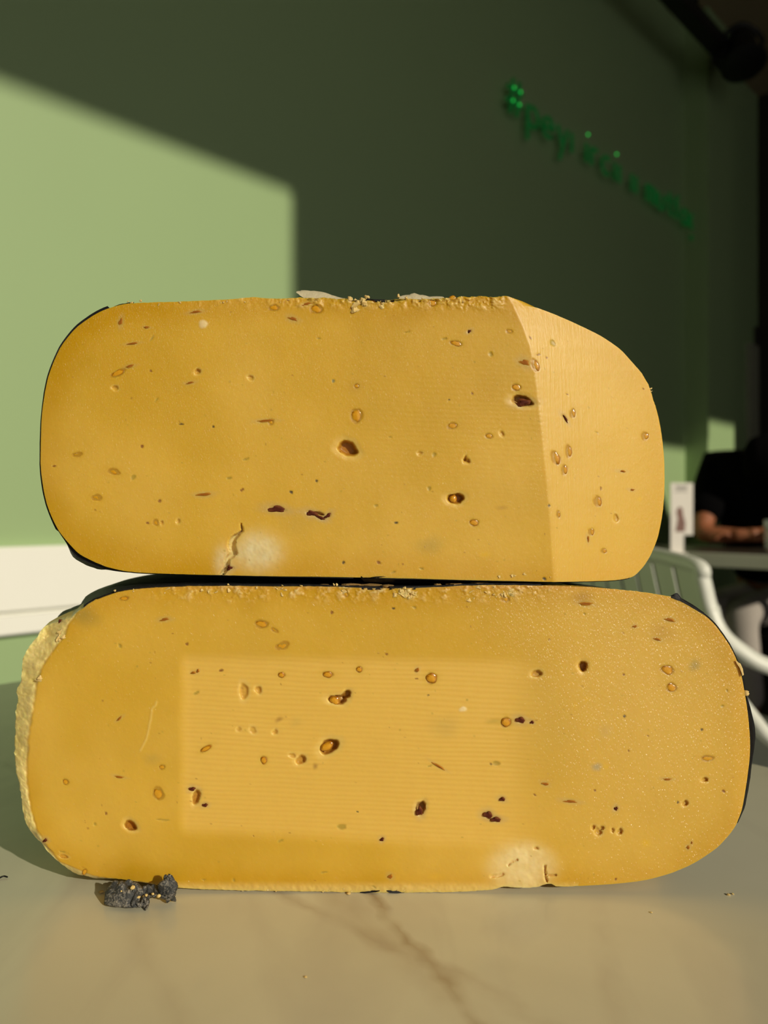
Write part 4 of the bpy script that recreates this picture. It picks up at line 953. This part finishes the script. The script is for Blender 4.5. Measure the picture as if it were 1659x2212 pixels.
# ---------------------------------------------------------------- second table, menu stand, glass
t2 = empty('dark_table', R(1.0, 2.9, 0), 'dark-topped table with a pale rim by the green wall, behind the white armchair', 'table')
sf = 2.61
MB().box(R(0.62, sf+0.014, TZ-0.035), N*0.90, U*0.586, wh*0.035).build('tabletop', M['dark'], t2, False, None, .002)
MB().box(R(0.615, sf, TZ-0.046), N*0.91, U*0.013, wh*0.047).build('rim', M['rim'], t2, False, None, .002)
for nn_ in (0.68, 1.42):
    for s_ in (sf+0.08, sf+0.52):
        MB().box(R(nn_, s_, 0), N*0.05, U*0.05, wh*(TZ-0.036)).build('leg', M['black'], t2, False)
t_m = 2.50
mc = empty('menu_stand', P(1462, 1198, t_m), 'white upright menu card with a small brown picture, on the dark table', 'menu card')
mc.location.z = TZ
a0 = P(1449, 1042, t_m); a0.z = TZ+0.006; rt_ = P(1497, 1042, t_m+0.02)-P(1449, 1042, t_m); rt_.z = 0
hgt = CZ+(CY-1043)/F*t_m-TZ-0.006
MB().box(a0+wh*0.06, rt_, Vector((0, .003, 0)), wh*(hgt-0.06)).build('card', M['card'], mc, False)
MB().box(a0, rt_*0.58, Vector((0, .004, 0)), wh*0.06).build('card_foot', M['card'], mc, False)
MB().box(Vector((a0.x-.01, a0.y-.02, TZ)), Vector((.06, 0, 0)), Vector((0, .05, 0)), wh*0.006).build('base', M['card'], mc, False, None, .001)
cardo = Vector((0, -0.0008, 0))
for k_, (dx, dz, w_, h_) in enumerate([(.2, .93, .55, .02), (.25, .90, .45, .012), (.15, .87, .6, .008)]):
    MB().box(a0+cardo+rt_*dx+wh*hgt*dz, rt_*w_, Vector((0, .0006, 0)), wh*h_*hgt*1.4).build('print_line', M['card_line'], mc, False)
pv = [(.2, .30), (.62, .30), (.66, .42), (.55, .55), (.52, .64), (.36, .66), (.24, .6), (.3, .48)]
vv = [a0+cardo+rt_*x+wh*hgt*z for x, z in pv]+[a0+cardo*0+rt_*x+wh*hgt*z for x, z in pv]
k = len(pv); mesh_obj('picture', vv, [tuple(range(k))]+[(i, (i+1) % k, k+(i+1) % k, k+i) for i in range(k)], M['card_pic'], mc, False)
gl = P(1672, 1100, 2.70); gl.z = TZ
g_ = MB().lathe(gl, [(0.027, 0.001), (0.030, 0.01), (0.034, 0.115), (0.032, 0.115), (0.028, 0.012), (0.0005, 0.010)], 24).build('glass_tumbler', M['glass'])
tag(g_, 'dim drinking glass on the dark table beside the seated person\'s hand', 'glass')

# ---------------------------------------------------------------- seated person
pr_ = empty('person', (1.68, 3.22, 0), 'person in black top and light grey trousers leaning over the dark table', 'person')
def skin(name, verts, edges, rad, mat, sub=2, root=0, parent=pr_):
    me = bpy.data.meshes.new(name); me.from_pydata([tuple(v) for v in verts], edges, []); me.update()
    o = bpy.data.objects.new(name, me); COL.objects.link(o)
    o.parent = parent; o.matrix_parent_inverse = Matrix.Translation(-parent.location)
    md = o.modifiers.new('skin', 'SKIN'); md.use_smooth_shade = True
    for i, r_ in enumerate(rad):
        sv = me.skin_vertices[0].data[i]; sv.radius = (r_, r_) if not isinstance(r_, tuple) else r_; sv.use_root = (i == root)
    sb_ = o.modifiers.new('sub', 'SUBSURF'); sb_.levels = sub; sb_.render_levels = sub
    me.materials.append(mat); return o
SC = Vector((1.60, 3.165, 1.10)); fwd = -U; rgt_ = N.copy()
def pp(r_, f_, z): return Vector((SC.x, SC.y, 0))+rgt_*r_+fwd*f_+Vector((0, 0, z))
pel = pp(0, -0.17, 0.53)
sh_r = pp(.185, 0, 1.085); sh_l = pp(-.185, 0, 1.085)
el_r = P(1515, 1128, 3.08); el_r.z = 0.80; wr_r = P(1606, 1148, 2.98); wr_r.z = 0.80; hd_r = P(1640, 1142, 2.93); hd_r.z = 0.805
el_l = pp(-.27, .10, .83); wr_l = pp(-.05, .24, .80); hd_l = pp(.01, .27, .80)
kn_r = pp(.11, .27, .49); kn_l = pp(-.01, .25, .49); hp_r = pp(.09, -.15, .50); hp_l = pp(-.09, -.15, .50)
an_r = pp(.12, .22, .09); an_l = pp(-.04, .20, .09); to_r = pp(.13, .36, .04); to_l = pp(-.05, .34, .04)
neck = pp(-0.02, .05, 1.13); headb = pp(-.03, .08, 1.16)
bv = [pel, pp(0, -.10, .72), pp(0, -.03, .93), pp(0, 0, 1.06), neck, headb, sh_r, el_r, wr_r, hd_r, sh_l, el_l, wr_l, hd_l, hp_r, kn_r, an_r, to_r, hp_l, kn_l, an_l, to_l]
be = [(0, 1), (1, 2), (2, 3), (3, 4), (4, 5), (3, 6), (6, 7), (7, 8), (8, 9), (3, 10), (10, 11), (11, 12), (12, 13), (0, 14), (14, 15), (15, 16), (16, 17), (0, 18), (18, 19), (19, 20), (20, 21)]
br = [.125, .115, .12, .09, .055, .05, .052, .045, .027, (.032, .018), .052, .045, .027, (.032, .018), .08, .058, .036, .03, .08, .058, .036, .03]
skin('body', bv, be, br, M['skin'])
sl_r = sh_r.lerp(el_r, .82); sl_l = sh_l.lerp(el_l, .82)
skin('black_top', [pp(0, -.17, .60), pp(0, -.10, .74), pp(0, -.03, .94), pp(0, .0, 1.075), pp(-.01, .03, 1.12), sh_r+wh*.012, sl_r, sh_l+wh*.012, sl_l],
     [(0, 1), (1, 2), (2, 3), (3, 4), (3, 5), (5, 6), (3, 7), (7, 8)], [.17, .18, .185, .13, .08, .085, .07, .085, .07], M['shirt'])
skin('trousers', [pel, pp(0, -.16, .60), hp_r, kn_r, an_r, hp_l, kn_l, an_l], [(0, 1), (0, 2), (2, 3), (3, 4), (0, 5), (5, 6), (6, 7)], [.14, .13, .095, .075, .055, .095, .075, .055], M['trousers'])
for an_, to_ in ((an_r, to_r), (an_l, to_l)):
    d_ = (to_-an_); d_.z = 0; d_.normalize()
    skin('shoe', [Vector((an_.x, an_.y, .06))-d_*.03, Vector((an_.x, an_.y, .045))+d_*.08, Vector((an_.x, an_.y, .04))+d_*.19], [(0, 1), (1, 2)], [.045, .043, .035], M['black'])
# fingers
for hd_, wr_, sg in ((hd_r, wr_r, 1), (hd_l, wr_l, -1)):
    d_ = (hd_-wr_).normalized(); side = d_.cross(wh).normalized()*sg
    for k_, (off_, ln) in enumerate([(-.024, .068), (-.008, .080), (.009, .076), (.024, .060)]):
        b0 = hd_+side*off_*0.9+d_*.005; b1 = b0+d_*ln*.5+wh*.008; b2 = b1+d_*ln*.32-wh*.012; b3 = b2+d_*ln*.2-wh*.016
        skin('finger', [b0, b1, b2, b3], [(0, 1), (1, 2), (2, 3)], [.0095, .009, .0082, .007], M['skin'], 1)
    b0 = wr_.lerp(hd_, .45)-side*.02; skin('thumb', [b0, b0-side*.022+d_*.02, b0-side*.028+d_*.045, b0-side*.024+d_*.062], [(0, 1), (1, 2), (2, 3)], [.011, .0105, .0095, .008], M['skin'], 1)
# head: bowed, face towards the hands
hc = Vector((1.58, 3.06, 1.09)); fz = Vector((-0.15, -0.22, -0.96)).normalized(); rx_ = fz.cross(wh).normalized(); ux_ = rx_.cross(fz).normalized()
HM = Matrix((( rx_.x, fz.x, ux_.x), (rx_.y, fz.y, ux_.y), (rx_.z, fz.z, ux_.z)))
b = MB()
def headpt(p):
    x, y, z = p
    if z < 0: x *= 1-0.28*(-z); y *= 1-0.10*(-z)
    return x, y, z
base = MB().ball((0, 0, 0), 1, 1, 1, 28, 20)
hv = []
for p in base.v:
    x, y, z = headpt(p); q = Vector((x*.074, y*.092, z*.112))
    if y > 0.3:
        q.y += .018*math.exp(-((x/.16)**2+((z+.12)/.16)**2))          # nose
        q.y += .006*math.exp(-((x/.3)**2+((z+.48)/.10)**2))            # lips
        q.y += .006*math.exp(-((x/.35)**2+((z+.85)/.2)**2))            # chin
        for sg in (-1, 1): q.y -= .009*math.exp(-(((x-sg*.40)/.2)**2+((z-.02)/.14)**2))
    hv.append(hc+HM @ q)
hd = mesh_obj('head', hv, base.f, M['skin'], pr_)
for sg in (-1, 1):
    MB().ball(hc+HM @ Vector((sg*.030, .080, .003)), .011, .011, .011, 12, 8).build('eye', M['card'], hd)
    MB().ball(hc+HM @ Vector((sg*.075, -.005, -.01)), .009, .018, .030, 12, 8, HM).build('ear', M['skin'], hd)
hb = []
for p in base.v:
    x, y, z = p; g = 1.16+0.03*math.sin(9*x+5*z)
    yy = y
    if y > 0.35 and z < -0.1: yy = 0.30
    q = Vector((x*.080*g, yy*.098*g-.012, z*.118*g+.004))
    if y < 0.3 and z < 0: q.z -= .07*min(1, -z*1.5); q.y -= .01
    hb.append(hc+HM @ q)
mesh_obj('hair', hb, base.f, M['hair'], pr_)
st = empty('stool', (pel.x, pel.y, 0), 'dark stool under the seated person', 'stool')
MB().lathe((pel.x, pel.y, .345), [(.15, 0), (.165, .008), (.165, .03), (.15, .04)], 28).build('seat', M['dark'], st)
for k_ in range(4):
    a_ = k_*math.pi/2+.4; MB().tube([(pel.x+.10*math.cos(a_), pel.y+.10*math.sin(a_),   .35), (pel.x+.15*math.cos(a_), pel.y+.15*math.sin(a_), 0)], .014, 8).build('leg', M['dark'], st)
